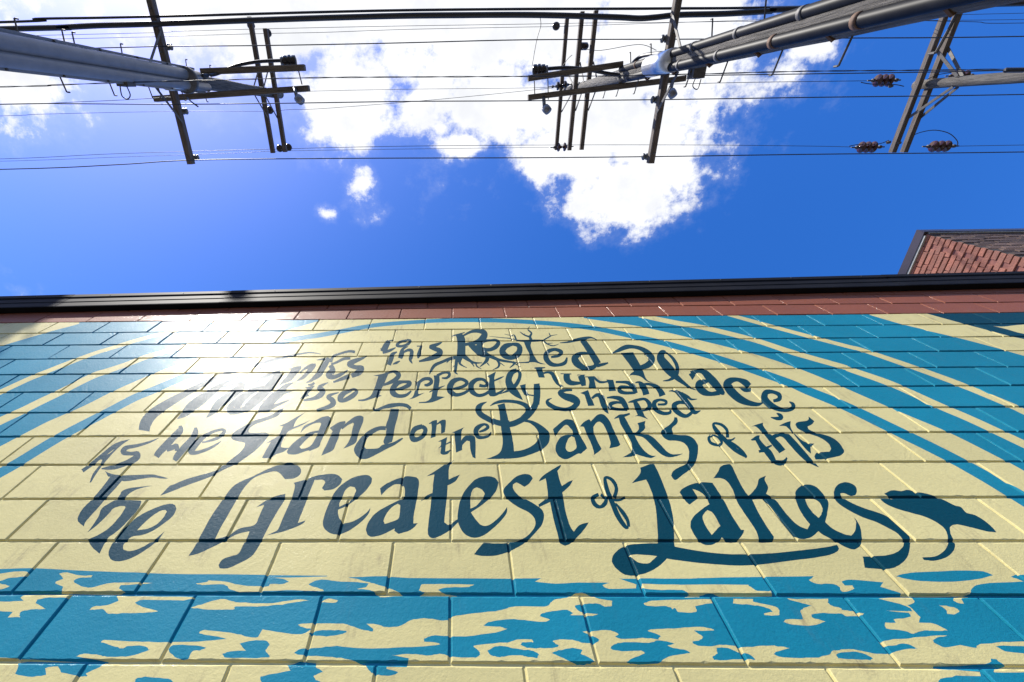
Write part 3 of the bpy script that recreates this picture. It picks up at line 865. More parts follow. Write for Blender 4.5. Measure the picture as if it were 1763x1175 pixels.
N P Q 670,360 740,310 850,260 950,238 1040,250 1065,290 1055,400 1035,520 1010,650 1010,715 1055,710 980,780 860,820 815,790 820,765 700,825 590,850 540,825 530,770 560,690 640,600 760,530 880,470 920,440 920,360 890,320 820,320 740,370 685,430
Y P Q 705,690 740,610 800,545 850,515 875,530 870,620 850,670 780,700 720,718
N P Q 1420,70 1400,95 1370,150 1365,270 1430,240 1480,220 1430,290 1355,330 1350,430 1330,600 1320,700 1360,730 1450,670 1480,660 1460,700 1350,800 1230,860 1180,855 1155,820 1160,720 1180,560 1190,440 1080,490 1130,440 1200,405 1210,300 1220,220 1140,240 1250,170 1340,110
N P R 520,300 480,250 400,235 300,260 220,330 150,430 115,550 105,670 130,750 180,820 260,855 340,845 430,790 530,700 600,610 605,545 560,610 480,690 400,735 340,725 280,660 240,600 330,540 420,470 490,390
Y P R 235,560 235,450 260,370 300,348 350,370 380,410 350,470 290,535
N P R 865,260 840,225 780,215 700,240 620,310 570,370 575,420 620,480 720,550 820,600 880,660 890,730 850,800 780,860 680,890 600,910 480,915 370,905 330,950 270,1025 350,1042 480,1040 620,1000 760,930 860,840 950,740 980,650 960,580 900,530 800,470 720,430 670,370 665,320 700,300 740,320 780,345 830,310
N P R 1150,120 1145,145 1115,180 1135,270 1160,335 1230,290 1270,275 1240,330 1165,400 1180,500 1210,650 1250,760 1280,800 1340,730 1430,705 1390,770 1320,850 1240,920 1190,940 1140,915 1110,800 1070,650 1040,500 930,550 920,525 1020,450 1010,350 995,260 925,290 960,240 1060,170
# OF LAKES
N S S 180,360,35 120,395,40 140,460,45 190,490,35 240,460,45 255,400,35 200,360,30
N S S 450,390,20 380,415,40 290,405,30
N S S 340,390,40 360,300,35 320,220,35 260,190,30 245,220,35 270,330,45 320,450,50 380,590,50 450,690,40 480,690,30
N S S 350,450,15 420,540,40 470,620,35 485,690,30
N P S 515,248 600,150 600,90 735,38 790,150 850,300 910,480 940,650 945,850 950,890 1200,935 1450,962 1762,965 2000,950 2233,926 2433,901 2593,871 2613,911 2573,951 2433,991 2133,1031 1763,1076 1500,1078 1200,1055 1000,1030 870,1012 780,1095 680,1150 560,1180 450,1170 360,1110 312,1040 330,970 400,905 500,870 650,858 780,855 775,700 760,520 730,380 690,270 660,210
Y P S 490,975 600,970 770,985 700,1050 650,1060 570,1045
N P S 1000,340 1030,300 1140,250 1240,238 1330,245 1380,320 1450,430 1530,580 1620,720 1650,720 1640,760 1580,830 1510,850 1460,825 1425,795 1400,830 1330,870 1260,872 1200,840 1130,740 1108,670 1130,600 1200,530 1300,460 1260,380 1200,330 1130,305 1190,400 1100,465 1060,430
Y P S 1235,570 1280,520 1340,555 1410,680 1370,720 1325,770 1280,710 1240,630
N P T 105,258 150,200 180,140 250,115 290,130 340,230 400,350 460,435 510,390 550,330 570,265 640,232 625,275 660,350 640,415 710,455 760,500 850,620 960,730 1060,770 1085,720 1020,640 960,530 935,430 945,380 1000,330 1070,318 1150,345 1230,430 1270,500 1260,600 1240,700 1320,770 1430,820 1500,835 1540,790 1550,700 1525,645 1590,740 1610,870 1590,940 1530,975 1440,950 1320,880 1220,830 1170,790 1100,850 1000,870 930,840 860,760 750,620 640,490 580,470 500,475 560,600 650,750 720,850 710,890 600,910 570,890 540,790 440,640 350,500 300,370 240,285 180,258
Y P T 1030,455 1100,460 1170,490 1210,560 1200,620 1170,655 1110,600 1060,530
N P U 325,330 310,280 250,245 190,240 130,265 95,320 100,400 150,460 260,530 380,590 520,640 640,700 740,760 800,830 790,890 720,950 600,980 385,988 405,1100 500,1110 650,1115 750,1080 830,1000 860,900 860,800 800,720 700,630 580,560 400,500 260,440 170,380 160,350 200,350 260,375 310,370
N P U 560,400 640,400 685,415 660,395 600,355 640,335 690,320 770,330 840,318 920,340 980,345 1100,375 1180,405 1310,470 1380,490 1430,545 1520,570 1620,630 1700,700 1735,745 1640,735 1500,700 1370,670 1300,670 1265,695 1270,750 1300,820 1315,890 1280,960 1200,1010 1100,1035 1000,1025 985,1000 1110,990 1190,950 1240,880 1245,800 1220,720 1140,650 1020,590 880,550 740,510 640,470 580,430
"""
SHAPES = []                                         # (paint index, outline on the wall as X,Z)
JIT = np.random.default_rng(5)
for line in TRACE.strip().splitlines():
    if line.startswith('#') or not line.strip():
        continue
    tok = line.split()
    crop = CROP[tok[2]]
    pts = []
    for t in tok[3:]:
        if t[0] == '@':
            crop = CROP[t[1:]]
            continue
        v = [float(x) for x in t.split(',')]
        q = [crop[0] + v[0] / crop[2], crop[1] + v[1] / crop[2]]
        if len(v) == 3:
            q.append(v[2] / crop[2])
        pts.append(q)
    ol = stroke_outline(pts) if tok[1] == 'S' else smooth_closed(pts)
    W = np.array([on_wall(p[0], p[1]) for p in ol])
    W = W + JIT.normal(0, 0.0006 if tok[2][0] == 'W' and len(tok[2]) > 1 else 0.0003, W.shape)      # hand-brushed edge
    keep = np.ones(len(W), bool)
    keep[1:] = np.linalg.norm(np.diff(W, axis=0), axis=1) > 4e-4
    W = W[keep]
    SHAPES.append(({'Y': 0, 'B': 1, 'N': 2}[tok[0]], W, W.min(0), W.max(0)))


def inside(poly, q):
    """non-zero winding test of points q against a closed outline"""
    a = poly
    b = np.roll(poly, -1, axis=0)
    x, y = q[:, 0][:, None], q[:, 1][:, None]
    side = (b[:, 0] - a[:, 0]) * (y - a[:, 1]) - (x - a[:, 0]) * (b[:, 1] - a[:, 1])
    up = (a[:, 1] <= y) & (b[:, 1] > y) & (side > 0)
    dn = (a[:, 1] > y) & (b[:, 1] <= y) & (side < 0)
    return (up.sum(1) - dn.sum(1)) != 0


def clip_seg(p, q, x0, x1, z0, z1):
    t0, t1 = 0.0, 1.0
    d = q - p
    for pp, qq in ((-d[0], p[0] - x0), (d[0], x1 - p[0]), (-d[1], p[1] - z0), (d[1], z1 - p[1])):
        if abs(pp) < 1e-12:
            if qq < 0:
                return None
        else:
            r = qq / pp
            if pp < 0:
                t0 = max(t0, r)
            else:
                t1 = min(t1, r)
    if t1 - t0 < 1e-6:
        return None
    return p + d * t0, p + d * t1


# ------------------------------------------------------------------ the block wall


def coping_z(x):
    return 3.4985 + 0.0385 * x + EYE


RINGS = ((0.0, 0.0070), (0.0030, 0.0066), (0.0052, 0.0024), (0.0088, 0.0))   # distance in from the joint centre, recess


def recess(d):
    for (d0, r0), (d1, r1) in zip(RINGS, RINGS[1:]):
        if d < d1:
            return r0 + (r1 - r0) * (d - d0) / (d1 - d0)
    return 0.0


def block_mesh(x0, z0, row, rng, painted=True):
    W_, H_ = 2 * COURSE, COURSE
    x1, z1 = x0 + W_, z0 + H_
    V, E, depth_fix = [], [], {}

    def add(x, z):
        V.append((x, z))
        return len(V) - 1
    ph = rng.random(4) * 6.28
    for k, (off, rec) in enumerate(RINGS):
        loop = []
        xa, xb, za, zb = x0 + off * 0.8, x1 - off * 0.8, z0 + off * (1.15 if k < 3 else 1.0), z1 - off
        nx, nz = ((14, 6) if k < 3 else (26, 10)) if k else (2, 2)
        for side in range(4):
            n = nx if side % 2 == 0 else nz
            for i in range(n):
                t = i / n
                x, z = [(xa + (xb - xa) * t, za), (xb, za + (zb - za) * t), (xb - (xb - xa) * t, zb), (xa, zb - (zb - za) * t)][side]
                if k and i:
                    j = (rng.random() - 0.5) * (0.0012 if k < 3 else 0.0026)
                    if side == 0 and k == 3:
                        z += abs(j) * (3.2 if rng.random() < 0.3 else 1.0) - 0.001
                    elif side % 2 == 0:
                        z += j
                    else:
                        x += j * 0.6
                loop.append(add(x, z))
                depth_fix[(round(x, 6), round(z, 6))] = rec
        E += [(loop[i], loop[(i + 1) % len(loop)]) for i in range(len(loop))]
    active = []
    if painted:
        for ci, poly, lo, hi in SHAPES:
            if hi[0] < x0 or lo[0] > x1 or hi[1] < z0 or lo[1] > z1:
                continue
            active.append((ci, poly))
            nxt = np.roll(poly, -1, axis=0)
            mn, mx = np.minimum(poly, nxt), np.maximum(poly, nxt)
            sel = np.where((mx[:, 0] > x0) & (mn[:, 0] < x1) & (mx[:, 1] > z0) & (mn[:, 1] < z1))[0]
            for i in sel:
                s = clip_seg(poly[i], nxt[i], x0, x1, z0, z1)
                if s is not None:
                    E.append((add(*s[0]), add(*s[1])))
    ov, oe, of, _a, _b, _c = delaunay_2d_cdt([Vector(v) for v in V], E, [], 0, 2e-5)
    P = np.array([(v.x, v.y) for v in ov])
    T = np.array([f for f in of if len(f) == 3])
    ctr = P[T].mean(1)
    base = 3 if row < 0 else 0
    idx = np.full(len(T), base)
    if painted and row >= 0:
        for ci, poly in active:
            idx[inside(poly, ctr)] = ci
    proud = (rng.random() - 0.5) * 0.0016
    tx, tz = (rng.random(2) - 0.5) * 0.014
    verts = []
    for x, z in P:
        rec = depth_fix.get((round(x, 6), round(z, 6)))
        if rec is None:
            rec = recess(min((x - x0) / 0.8, (x1 - x) / 0.8, z - z0, z1 - z))
        f = 1 - rec / 0.0070
        y = WALL_Y + rec + f * (proud + tx * (x - x0 - W_ / 2) + tz * (z - z0 - H_ / 2))
        verts.append((x, y, min(z, coping_z(x) + 0.12)))
    a, b, c = P[T[:, 0]], P[T[:, 1]], P[T[:, 2]]
    ccw = ((b[:, 0] - a[:, 0]) * (c[:, 1] - a[:, 1]) - (b[:, 1] - a[:, 1]) * (c[:, 0] - a[:, 0])) > 0
    T[~ccw] = T[~ccw][:, [0, 2, 1]]
    return verts, T.tolist(), idx.tolist()


def block_in_view(x0, z0):
    for fx in (0, 0.5, 1):
        for fz in (0, 0.5, 1):
            p = to_px((x0 + fx * 2 * COURSE, WALL_Y, z0 + fz * COURSE))
            if p and -4 < p[0] < 1767 and -4 < p[1] < 1179:
                return True
    return False


wall = thing('mural_wall', 'concrete block wall painted with a blue and yellow lettered mural below a red band', 'wall', (0, WALL_Y, 0))
rngs = np.random.default_rng(11)
rest_v, rest_f, rest_i = [], [], []
n_blocks = 0
for row in range(-5, 13):
    ztop = GRID_Z - row * COURSE
    z0 = ztop - COURSE
    shift = 0 if row % 2 == 0 else COURSE
    for i in range(-22, 15):
        x0 = GRID_X + 2 * COURSE * i + shift
        if x0 > 5.6 or z0 > coping_z(x0 + COURSE) + 0.1:
            continue
        vis = block_in_view(x0, z0)
        v, f, idx = block_mesh(x0, z0, row, rngs, painted=True)
        if vis:
            me = mesh_from('block', v, f, PAINTS)
            me.polygons.foreach_set('material_index', idx)
            o = link('block', me, wall)
            n_blocks += 1
        else:
            b0 = len(rest_v)
            rest_v += v
            rest_f += [[a + b0 for a in t] for t in f]
            rest_i += idx
for row in range(13, 24):
    z0 = GRID_Z - (row + 1) * COURSE
    if z0 < -COURSE:
        continue
    shift = 0 if row % 2 == 0 else COURSE
    for i in range(-22, 15):
        x0 = GRID_X + 2 * COURSE * i + shift
        if x0 > 5.6:
            continue
        v, f, idx = block_mesh(x0, z0, row, rngs, painted=False)
        b0 = len(rest_v)
        rest_v += v
        rest_f += [[a + b0 for a in t] for t in f]
        rest_i += idx
me = mesh_from('outer_blocks', rest_v, rest_f, PAINTS)
me.polygons.foreach_set('material_index', rest_i)
tag(link('outer_blocks', me, wall), kind='stuff')
WX0, WX1 = GRID_X - 44 * COURSE, 5.95
core = MB()
b0 = 0
core.v = [Vector(p) for p in ((WX0, WALL_Y + 0.012, 0), (WX1, WALL_Y + 0.012, 0), (WX1, 14, 0), (WX0, 14, 0),
                              (WX0, WALL_Y + 0.012, coping_z(WX0) + 0.18), (WX1, WALL_Y + 0.012, coping_z(WX1) + 0.18),
                              (WX1, 14, coping_z(WX1) + 0.18), (WX0, 14, coping_z(WX0) + 0.18))]
core.f = [(0, 3, 2, 1), (4, 5, 6, 7), (0, 1, 5, 4), (1, 2, 6, 5), (2, 3, 7, 6), (3, 0, 4, 7)]
core.build('wall_core', M_CORE, wall)

# black metal roof edge in lengths with lapped joints
COP = [(0.004, 0.0), (0.050, 0.0), (0.053, 0.010), (0.047, 0.018), (0.047, 0.105), (0.052, 0.112), (0.052, 0.190), (0.062, 0.200),
       (0.064, 0.252), (0.050, 0.266), (-0.25, 0.275), (-0.25, 0.20), (-0.02, 0.20), (-0.02, 0.10), (-0.004, 0.09)]
seams = [WX0, -6.4, -3.3, -1.9, 0.72, 3.78, WX1]
for s, (xa, xb) in enumerate(zip(seams, seams[1:])):
    c = MB()
    lift = 0.0015 if s % 2 else 0.0
    n = len(COP)
    for x in (xa - (0.03 if s % 2 else 0), xb + (0.03 if s % 2 else 0)):
        for o_, z_ in COP:
            c.v.append(Vector((x, WALL_Y - o_ - lift, coping_z(x) + z_ + lift)))
    for k in range(n):
        c.f.append((k, n + k, n + (k + 1) % n, (k + 1) % n))
    c.f.append(tuple(range(n)))
    c.f.append(tuple(range(2 * n - 1, n - 1, -1)))
    trim = c.build('roof_edge_trim', M_COPING, wall)
    rv = MB()
    x = xa + 0.35
    while x < xb - 0.1:
        p = Vector((x, WALL_Y - 0.0655 - lift, coping_z(x) + 0.225))
        rv.lathe([(0.004, 0), (0.004, 0.002), (0.002, 0.0035)], p, Vector((0, -1, 0)), 8)
        x += 0.62
    if rv.v:
        tag(rv.build('fasteners', M_GALV, trim), kind='stuff')

# ------------------------------------------------------------------ brick building beyond the roof
BX, BY, BT = 6.0, 1.396, 5.905 + EYE
bld = thing('brick_building', 'red painted brick building with dark trim rising above the mural wall roof', 'building', (BX, BY, 0))
MB().box(BX + 0.012, BX + 9.0, BY + 0.012, BY + 9.0, 0, BT - 0.02).build('wall_core', M_MORTAR, bld)
MB().box(BX + 0.3, BX + 8.9, BY + 0.3, BY + 8.9, BT - 0.02, BT + 0.05).build('roof', M_ROOF, bld)
BH, BL, BD, JT = 0.0575, 0.193, 0.095, 0.0102
fr = MB().box(BX + 0.010, BX + 8.9, BY + 0.006, BY + 0.014, 0, BT - 0.03)
fr.build('front_mortar', M_MORTAR_D, bld)


def brick_proto(name, lx, ly, lz, mat, seed):
    r = random.Random(seed)
    bm = bmesh.new()
    bmesh.ops.create_cube(bm, size=1)
    for v in bm.verts:
        v.co = Vector((v.co.x * lx, v.co.y * ly, v.co.z * lz))
    bmesh.ops.bevel(bm, geom=list(bm.edges), offset=0.004, segments=1, affect='EDGES')
    for v in bm.verts:
        v.co += Vector((r.uniform(-1, 1), r.uniform(-1, 1), r.uniform(-1, 1))) * 0.0016
    me = bpy.data.meshes.new(name)
    bm.to_mesh(me)
    bm.free()
    me.materials.append(mat)
    return me


side_me = [brick_proto('brick', BD, BL, BH, M_BRICK, s) for s in range(4)]
half_me = [brick_proto('brick', BD, BD, BH, M_BRICK, s) for s in (5, 6)]
front_me = [brick_proto('brick', BL, BD, BH, M_BRICK_D, s) for s in range(10, 14)]
rb = random.Random(3)
COURSE_B = BH + JT
for k in range(34):
    z = BT - 0.03 - COURSE_B * (k + 0.5)
    for j in range(6):
        y = BY + 0.004 + (BL + JT) * (j + 0.5) + (0 if k % 2 else -(BL + JT) / 2 + BD / 2 + 0.0)
        if k % 2 == 0 and j == 0:
            continue
        if z < coping_z(BX) - 0.05:
            continue
        p = to_px((BX, y, z))
        if p is None or p[0] > 1800:
            continue
        o = link('brick', rb.choice(side_me), bld)
        o.location = (BX + BD / 2 + rb.uniform(-0.004, 0.003), y, z + rb.uniform(-0.0015, 0.0015))
        o.rotation_euler = (rb.uniform(-0.012, 0.012), 0, rb.uniform(-0.012, 0.012))
    if k % 2 == 0 and z > coping_z(BX):
        o = link('brick', rb.choice(half_me), bld)
        o.location = (BX + BD / 2 + rb.uniform(-0.003, 0.002), BY + 0.004 + BD / 2, z)
for k in range(24):
    z = BT - 0.03 - COURSE_B * (k + 0.5)
    for j in range(9):
        x = BX + BD + 0.012 + (BL + JT) * (j + 0.5) - (0 if k % 2 else (BL + JT) / 2)
        if j == 0 and k % 2 == 0:
            x += BL * 0.0
        p = to_px((x, BY, z))
        if p is None or p[0] > 1830:
            continue
        o = link('brick', rb.choice(front_me), bld)
        o.location = (x, BY + BD / 2 + rb.uniform(-0.005, 0.003), z + rb.uniform(-0.0015, 0.0015))
        o.rotation_euler = (0, rb.uniform(-0.012, 0.012), rb.uniform(-0.01, 0.01))
OV = 0.03
sd = MB().box(BX - OV, BX + 0.3, BY - OV, BY + 9.0, BT - 0.035, BT + 0.075)
sd.build('side_trim', M_BRONZE, bld)
MB().box(BX + 0.301, BX + 8.9, BY - OV + 0.002, BY + 0.3, BT - 0.034, BT + 0.074).build('front_trim', M_BRONZE, bld)
MB().box(BX - 0.022, BX + 0.01, BY + 0.02, BY + 8.8, BT - 0.06, BT - 0.036).build('caulk_strip', M_GREYTRIM, bld)
MB().box(BX + 0.02, BX + 8.8, BY - 0.02, BY + 0.005, BT - 0.06, BT - 0.0355).build('caulk_strip', M_GREYTRIM, bld)

# ------------------------------------------------------------------ utility poles


def shaft(name, x, y, top, r0, r1, parent, lean=(0, 0)):
    m = MB()
    pts, rads = [], []
    n = 26
    rs = random.Random(name + str(x))
    for i in range(n + 1):
        t = i / n
        z = t * (top + EYE)
        pts.append((x + lean[0] * t + rs.uniform(-0.006, 0.006), y + lean[1] * t + rs.uniform(-0.006, 0.006), z))
        rads.append(r0 + (r1 - r0) * t)
    m.tube(pts, rads, 20)
    return m.build('pole_shaft', M_POLE, parent, smooth=True)


def pin_insulator(p, s, mat, parent, name='insulator'):
    m = MB().lathe([(0.02 * s, -0.16 * s), (0.02 * s, 0.0), (0.075 * s, -0.01 * s), (0.10 * s, 0.03 * s), (0.085 * s, 0.07 * s), (0.05 * s, 0.10 * s),
                    (0.07 * s, 0.12 * s), (0.06 * s, 0.16 * s), (0.03 * s, 0.18 * s)], p, Vector((0, 0, 1)), 18)
    return m.build(name, mat, parent, smooth=True)


def string_insulator(p0, p1, n, r, mat, parent):
    """dead-end string: bells threaded on a line from p0 to p1"""
    p0, p1 = Vector(p0), Vector(p1)
    d = (p1 - p0)
    L = d.length
    ins = MB()
    step = L / n
    for i in range(n):
        b = p0 + d * ((i + 0.1) / n)
        ins.lathe([(r * 0.28, 0), (r * 0.34, step * 0.18), (r * 0.95, step * 0.22), (r, step * 0.36), (r * 0.82, step * 0.52), (r * 0.4, step * 0.62), (r * 0.25, step * 0.9)], b, d, 18)
    o = ins.build('insulator', mat, parent, smooth=True)
    hw = MB().tube([p0 - d * 0.45, p0, p1, p1 + d * 0.45], r * 0.12, 6)
    hw.lathe([(r * 0.1, 0), (r * 0.3, r * 0.1), (r * 0.3, r * 0.5), (r * 0.1, r * 0.6)], p0 - d * 0.22, d, 8)
    hw.lathe([(r * 0.1, 0), (r * 0.3, r * 0.1), (r * 0.3, r * 0.5), (r * 0.1, r * 0.6)], p1 + d * 0.10, d, 8)
    hw.build('insulator_hardware', M_STEEL, o)
    return o


def spool(p, r, parent):
    m = MB().lathe([(r * 0.5, -r), (r, -r * 0.7), (r, -r * 0.3), (r * 0.55, 0), (r, r * 0.3), (r, r * 0.7), (r * 0.5, r)], p, Vector((1, 0, 0)), 14)
    return m.build('insulator', M_PORC_G, parent, smooth=True)


def step_peg(p, d, L, parent):
    d = Vector(d).normalized()
    p = Vector(p)
    e = p + d * L
    m = MB().tube([p - d * 0.08, e, e + Vector((0, 0, 0.012)), e + Vector((0, 0, 0.075))], 0.014, 6)
    return m.build('step_peg', M_STEEL, parent)


def crossarm(x, ya, yb, h, parent, w=0.15, t=0.19):
    o = MB().bar((x, ya, h + EYE), (x, yb, h + EYE), w, t).build('crossarm', M_ARM_Y, parent)
    bolts = MB()
    for f in (0.06, 0.3, 0.5, 0.7, 0.94):
        bolts.lathe([(0.022, 0), (0.022, 0.02), (0.012, 0.03)], (x, ya + (yb - ya) * f, h + EYE - t / 2 - 0.001), Vector((0, 0, -1)), 6)
    tag(bolts.build('bolts', M_STEEL, o), kind='stuff')
    return o


def brace(p0, p1, parent, w=0.07, t=0.02):
    return MB().bar(p0, p1, w, t, up=Vector((1, 0, 0.2))).build('brace', M_STEEL, parent)


def terminal(p, r, parent, axis=Vector((-1, 0, 0.15))):
    m = MB().lathe([(r * 0.5, -r * 1.3), (r * 0.9, -r * 1.1), (r * 0.9, -r * 0.5), (r * 0.7, -r * 0.45), (r, -r * 0.3), (r, r * 0.1), (r * 0.75, r * 0.2), (r * 0.95, r * 0.35),
                    (r * 0.95, r * 0.9), (r * 0.4, r * 1.1)], p, axis, 16)
    o = m.build('cable_terminal', M_PORC_D, parent, smooth=True)
    MB().lathe([(r * 0.3, 0), (r * 0.72, r * 0.05), (r * 0.72, r * 0.4), (r * 0.3, r * 0.5)], Vector(p) - axis.normalized() * r * 1.7, axis, 14).build('terminal_cap', M_GALV, o, smooth=True)
    return o


def arrester(p, q, parent):
    p, q = Vector(p), Vector(q)
    o = MB().tube([p, p + (q - p) * 0.7], 0.05, 10).build('surge_arrester', M_PORC_G, parent, smooth=True)
    d = (q - p)
    MB().lathe([(0.04, 0), (0.11, 0.02), (0.12, 0.10), (0.11, 0.20), (0.04, 0.23)], p + d * 0.62, (d.normalized() + Vector((0.6, 0, 0.1))), 12).build('arrester_cup', M_GALV, o, smooth=True)
    return o


def cable(pts, r, parent, mat=None, name='cable', n=6):
    return MB().tube(catmull(pts, n), r, 8).build(name, mat or M_CABLE, parent, smooth=True)


PY = -1.10                                              # line of poles, behind the lens
# ---- pole with the two grey guards (left)
LX = -7.02
lp = thing('utility_pole', 'wooden utility pole with two grey half round cable guards up its side', 'utility pole', (LX, PY, 0))
shaft('left', LX, PY, 20.75, 0.245, 0.15, lp)
u = Vector((-LX, -PY, 0)).normalized()
vv = Vector((-u.y, u.x, 0))


def guard(cu, cv, r, top, pole_x, pole_y, uu, ww, mat, parent, name):
    c0 = Vector((pole_x, pole_y, 0)) + uu * cu + ww * cv
    tilt = -uu * 0.075
    m = MB()
    n = 14
    pts = [c0 + Vector((0, 0, z)) + tilt * (z / 20) for z in np.linspace(0.0, top + EYE, n)]
    m.tube(pts, [r * (1 - 0.12 * i / n) for i in range(n)], 18)
    o = m.build(name, mat, parent, smooth=True)
    return o, c0, tilt


for cu, cv, r, top in ((0.16, -0.125, 0.155, 14.0), (0.215, 0.10, 0.125, 14.4)):
    o, c0, tilt = guard(cu, cv, r, top, LX, PY, u, vv, M_GREY_PIPE, lp, 'cable_guard')
    fl = MB()
    for s in (-1, 1):
        a = c0 + vv * s * r * 1.08 - u * 0.02
        fl.bar(a, a + Vector((0, 0, top + EYE - 0.1)) + tilt * (top + EYE) / 20, 0.05, 0.016, up=u)
    fl.build('guard_flange', M_GREY_PIPE, o)
    bo = MB()
    z = 6.0
    while z < top + EYE - 0.3:
        for s in (-1, 1):
            a = c0 + vv * s * r * 1.08 + tilt * z / 20 + u * 0.0
            bo.lathe([(0.02, -0.01), (0.02, 0.012), (0.01, 0.02)], a + Vector((0, 0, z)), u, 6)
        z += 1.15
    tag(bo.build('guard_bolts', M_STEEL, o), kind='stuff')
bd = MB()
bd.tube([Vector((LX, PY, 13.3 + EYE)) + u * 0.10, Vector((LX, PY, 13.42 + EYE)) + u * 0.10], 0.315, 24)
bd.build('strap_band', M_STEEL, lp, smooth=True)
MB().tube([Vector((LX, PY, 12.6 + EYE)) + u * 0.02 + vv * 0.10, Vector((LX, PY, 13.7 + EYE)) + u * 0.02 + vv * 0.09], [0.19, 0.18], 18).build('metal_sleeve', M_SHEET, lp, smooth=True)
# crossarms
ca = crossarm(LX - 0.20, 0.93, -2.79, 13.2, lp)
for s in (1, -1):
    brace((LX - 0.10, PY + s * 0.16, 12.2 + EYE), (LX - 0.115, PY + s * 1.0, 13.12 + EYE), lp)
for py_, ins in ((272, 1), (192, 1), (80, 1)):
    d = ray(332, py_)
    spool((LX - 0.09, d[1] / d[2] * 13.3, 13.33 + EYE), 0.075, lp)
for xo, ya, yb in ((-0.27, 1.02, -3.5), (0.23, 0.99, -3.14)):
    crossarm(LX + xo, ya, yb, 19.6, lp)
    for s in (1, -1):
        brace((LX + xo * 0.75, PY + s * 0.12, 18.6 + EYE), (LX + xo * 0.72, PY + s * 0.85, 19.5 + EYE), lp)
for px_, py_ in ((481, 256), (496, 254), (464, 190), (431, 43), (460, 57)):
    q = aloft(px_, py_, 19.95)
    pin_insulator(q, 1.45, M_PORC_D, lp)
# side arms along the alley
for (xa, ya), (xb, yb) in (((-6.95, -1.36), (-4.07, -1.40)), ((-8.45, -0.72), (-4.03, -0.90))):
    MB().bar((xa, ya, 14.4 + EYE), (xb, yb, 14.4 + EYE), 0.15, 0.19).build('side_arm', M_ARM_X, lp)
terminal(aloft(500, 106, 14.75), 0.16, lp, Vector((1, 0, 0.2)))
cable([Vector((LX + 0.3, PY - 0.12, 13.9 + EYE)), aloft(372, 128, 14.3), aloft(405, 114, 14.6), aloft(445, 106.5, 14.8), aloft(490, 104.5, 14.75)], 0.045, lp)
arrester(aloft(507, 152, 14.3), aloft(514, 178, 13.9), lp)
cable([aloft(514, 122, 14.4), aloft(520, 146, 14.4)], 0.016, lp, M_STEEL, 'tie_rod', 1)
cable([aloft(322, 168, 14.3), aloft(330, 176, 14.0), aloft(341, 184, 13.9)], 0.02, lp, M_WIRE, 'jumper_wire')
cable([aloft(272, 150, 14.0), aloft(279, 171, 14.3)], 0.016, lp, M_STEEL, 'tie_rod', 1)
bx = aloft(214, 138, 10.9)
mbx = MB().box(bx.x - 0.12, bx.x + 0.12, bx.y - 0.14, bx.y + 0.12, bx.z - 0.12, bx.z + 0.16)
mbx.build('junction_box', M_STEEL, lp)
cable([bx + Vector((-0.06, 0.1, -0.1)), bx + Vector((-0.07, 0.3, -0.12)), bx + Vector((0.03, 0.36, -0.12)), bx + Vector((0.1, 0.28, -0.1)), bx + Vector((0.07, 0.1, -0.1))], 0.012, lp, M_WIRE, 'drip_loop')
for px_, py_, sgn in ((20, 30, -1), (105, 58, -1), (122, 60, -1), (205, 78, -1), (318, 106, -1), (360, 118, -1), (97, 116, 1), (183, 127, 1), (252, 138, 1), (310, 150, 1), (350, 156, 1)):
    d = ray(px_, py_)
    h = abs(LX / (d[0] / d[2]))
    r = 0.245 - 0.0045 * h
    step_peg((LX, PY + sgn * r, h + EYE), (0.12, sgn, 0), 0.30, lp)

# ---- pole with two black pipes (right of centre)
RX = 4.91
rp = thing('utility_pole', 'wooden utility pole with two black pipes and rusty straps, nearest the right corner', 'utility pole', (RX, PY, 0))
shaft('mid', RX, PY, 20.9, 0.30, 0.15, rp)
u = Vector((-RX, -PY, 0)).normalized()
vv = Vector((-u.y, u.x, 0))
if vv.y < 0:
    vv = -vv
for n_, (cu, cv, r, top) in enumerate(((0.205, -0.165, 0.085, 14.9), (0.26, 0.085, 0.088, 14.9))):
    c0 = Vector((RX, PY, 0)) + u * cu + vv * cv
    tilt = -u * 0.075
    pts = [c0 + Vector((0, 0, z)) + tilt * z / 16 for z in np.linspace(0, top + EYE, 10)]
    o = MB().tube(pts, r, 18).build('black_pipe', M_BLACK_PIPE, rp, smooth=True)
    z = 4.2 + 0.5 * n_
    while z < top + EYE:
        c = c0 + Vector((0, 0, z)) + tilt * z / 16
        MB().tube([c, c + Vector((0, 0, 0.09))], r + 0.008, 18).build('pipe_strap', M_STEEL if int(z * 10) % 3 else M_RUST, o, smooth=True)
        z += 1.55
    z = 4.9 + 0.4 * n_
    while z < top + EYE - 0.5:
        c = c0 + Vector((0, 0, z)) + tilt * z / 16
        MB().tube([c - u * 0.02 + vv * r * 0.7, c - u * 0.10 + vv * (r + 0.06), c - u * 0.16 + vv * (r + 0.02)], 0.028, 6).build('pipe_clip', M_RUST, o)
        z += 1.55
c0 = Vector((RX, PY, 0)) + u * 0.15 - vv * 0.04
MB().tube([c0 + Vector((0, 0, 11.5 + EYE)), c0 + Vector((0, 0, 12.75 + EYE))], [0.235, 0.23], 24).build('metal_sleeve', M_SHEET, rp, smooth=True)
crossarm(RX + 0.24, 1.08, -3.0, 12.8, rp)
for s in (1, -1):
    brace((RX + 0.16, PY + s * 0.18, 11.9 + EYE), (RX + 0.155, PY + s * 1.0, 12.72 + EYE), rp)
for py_ in (270, 172, 67):
    d = ray(1128, py_)
    spool((RX + 0.13, d[1] / d[2] * 12.9, 12.93 + EYE), 0.085, rp)
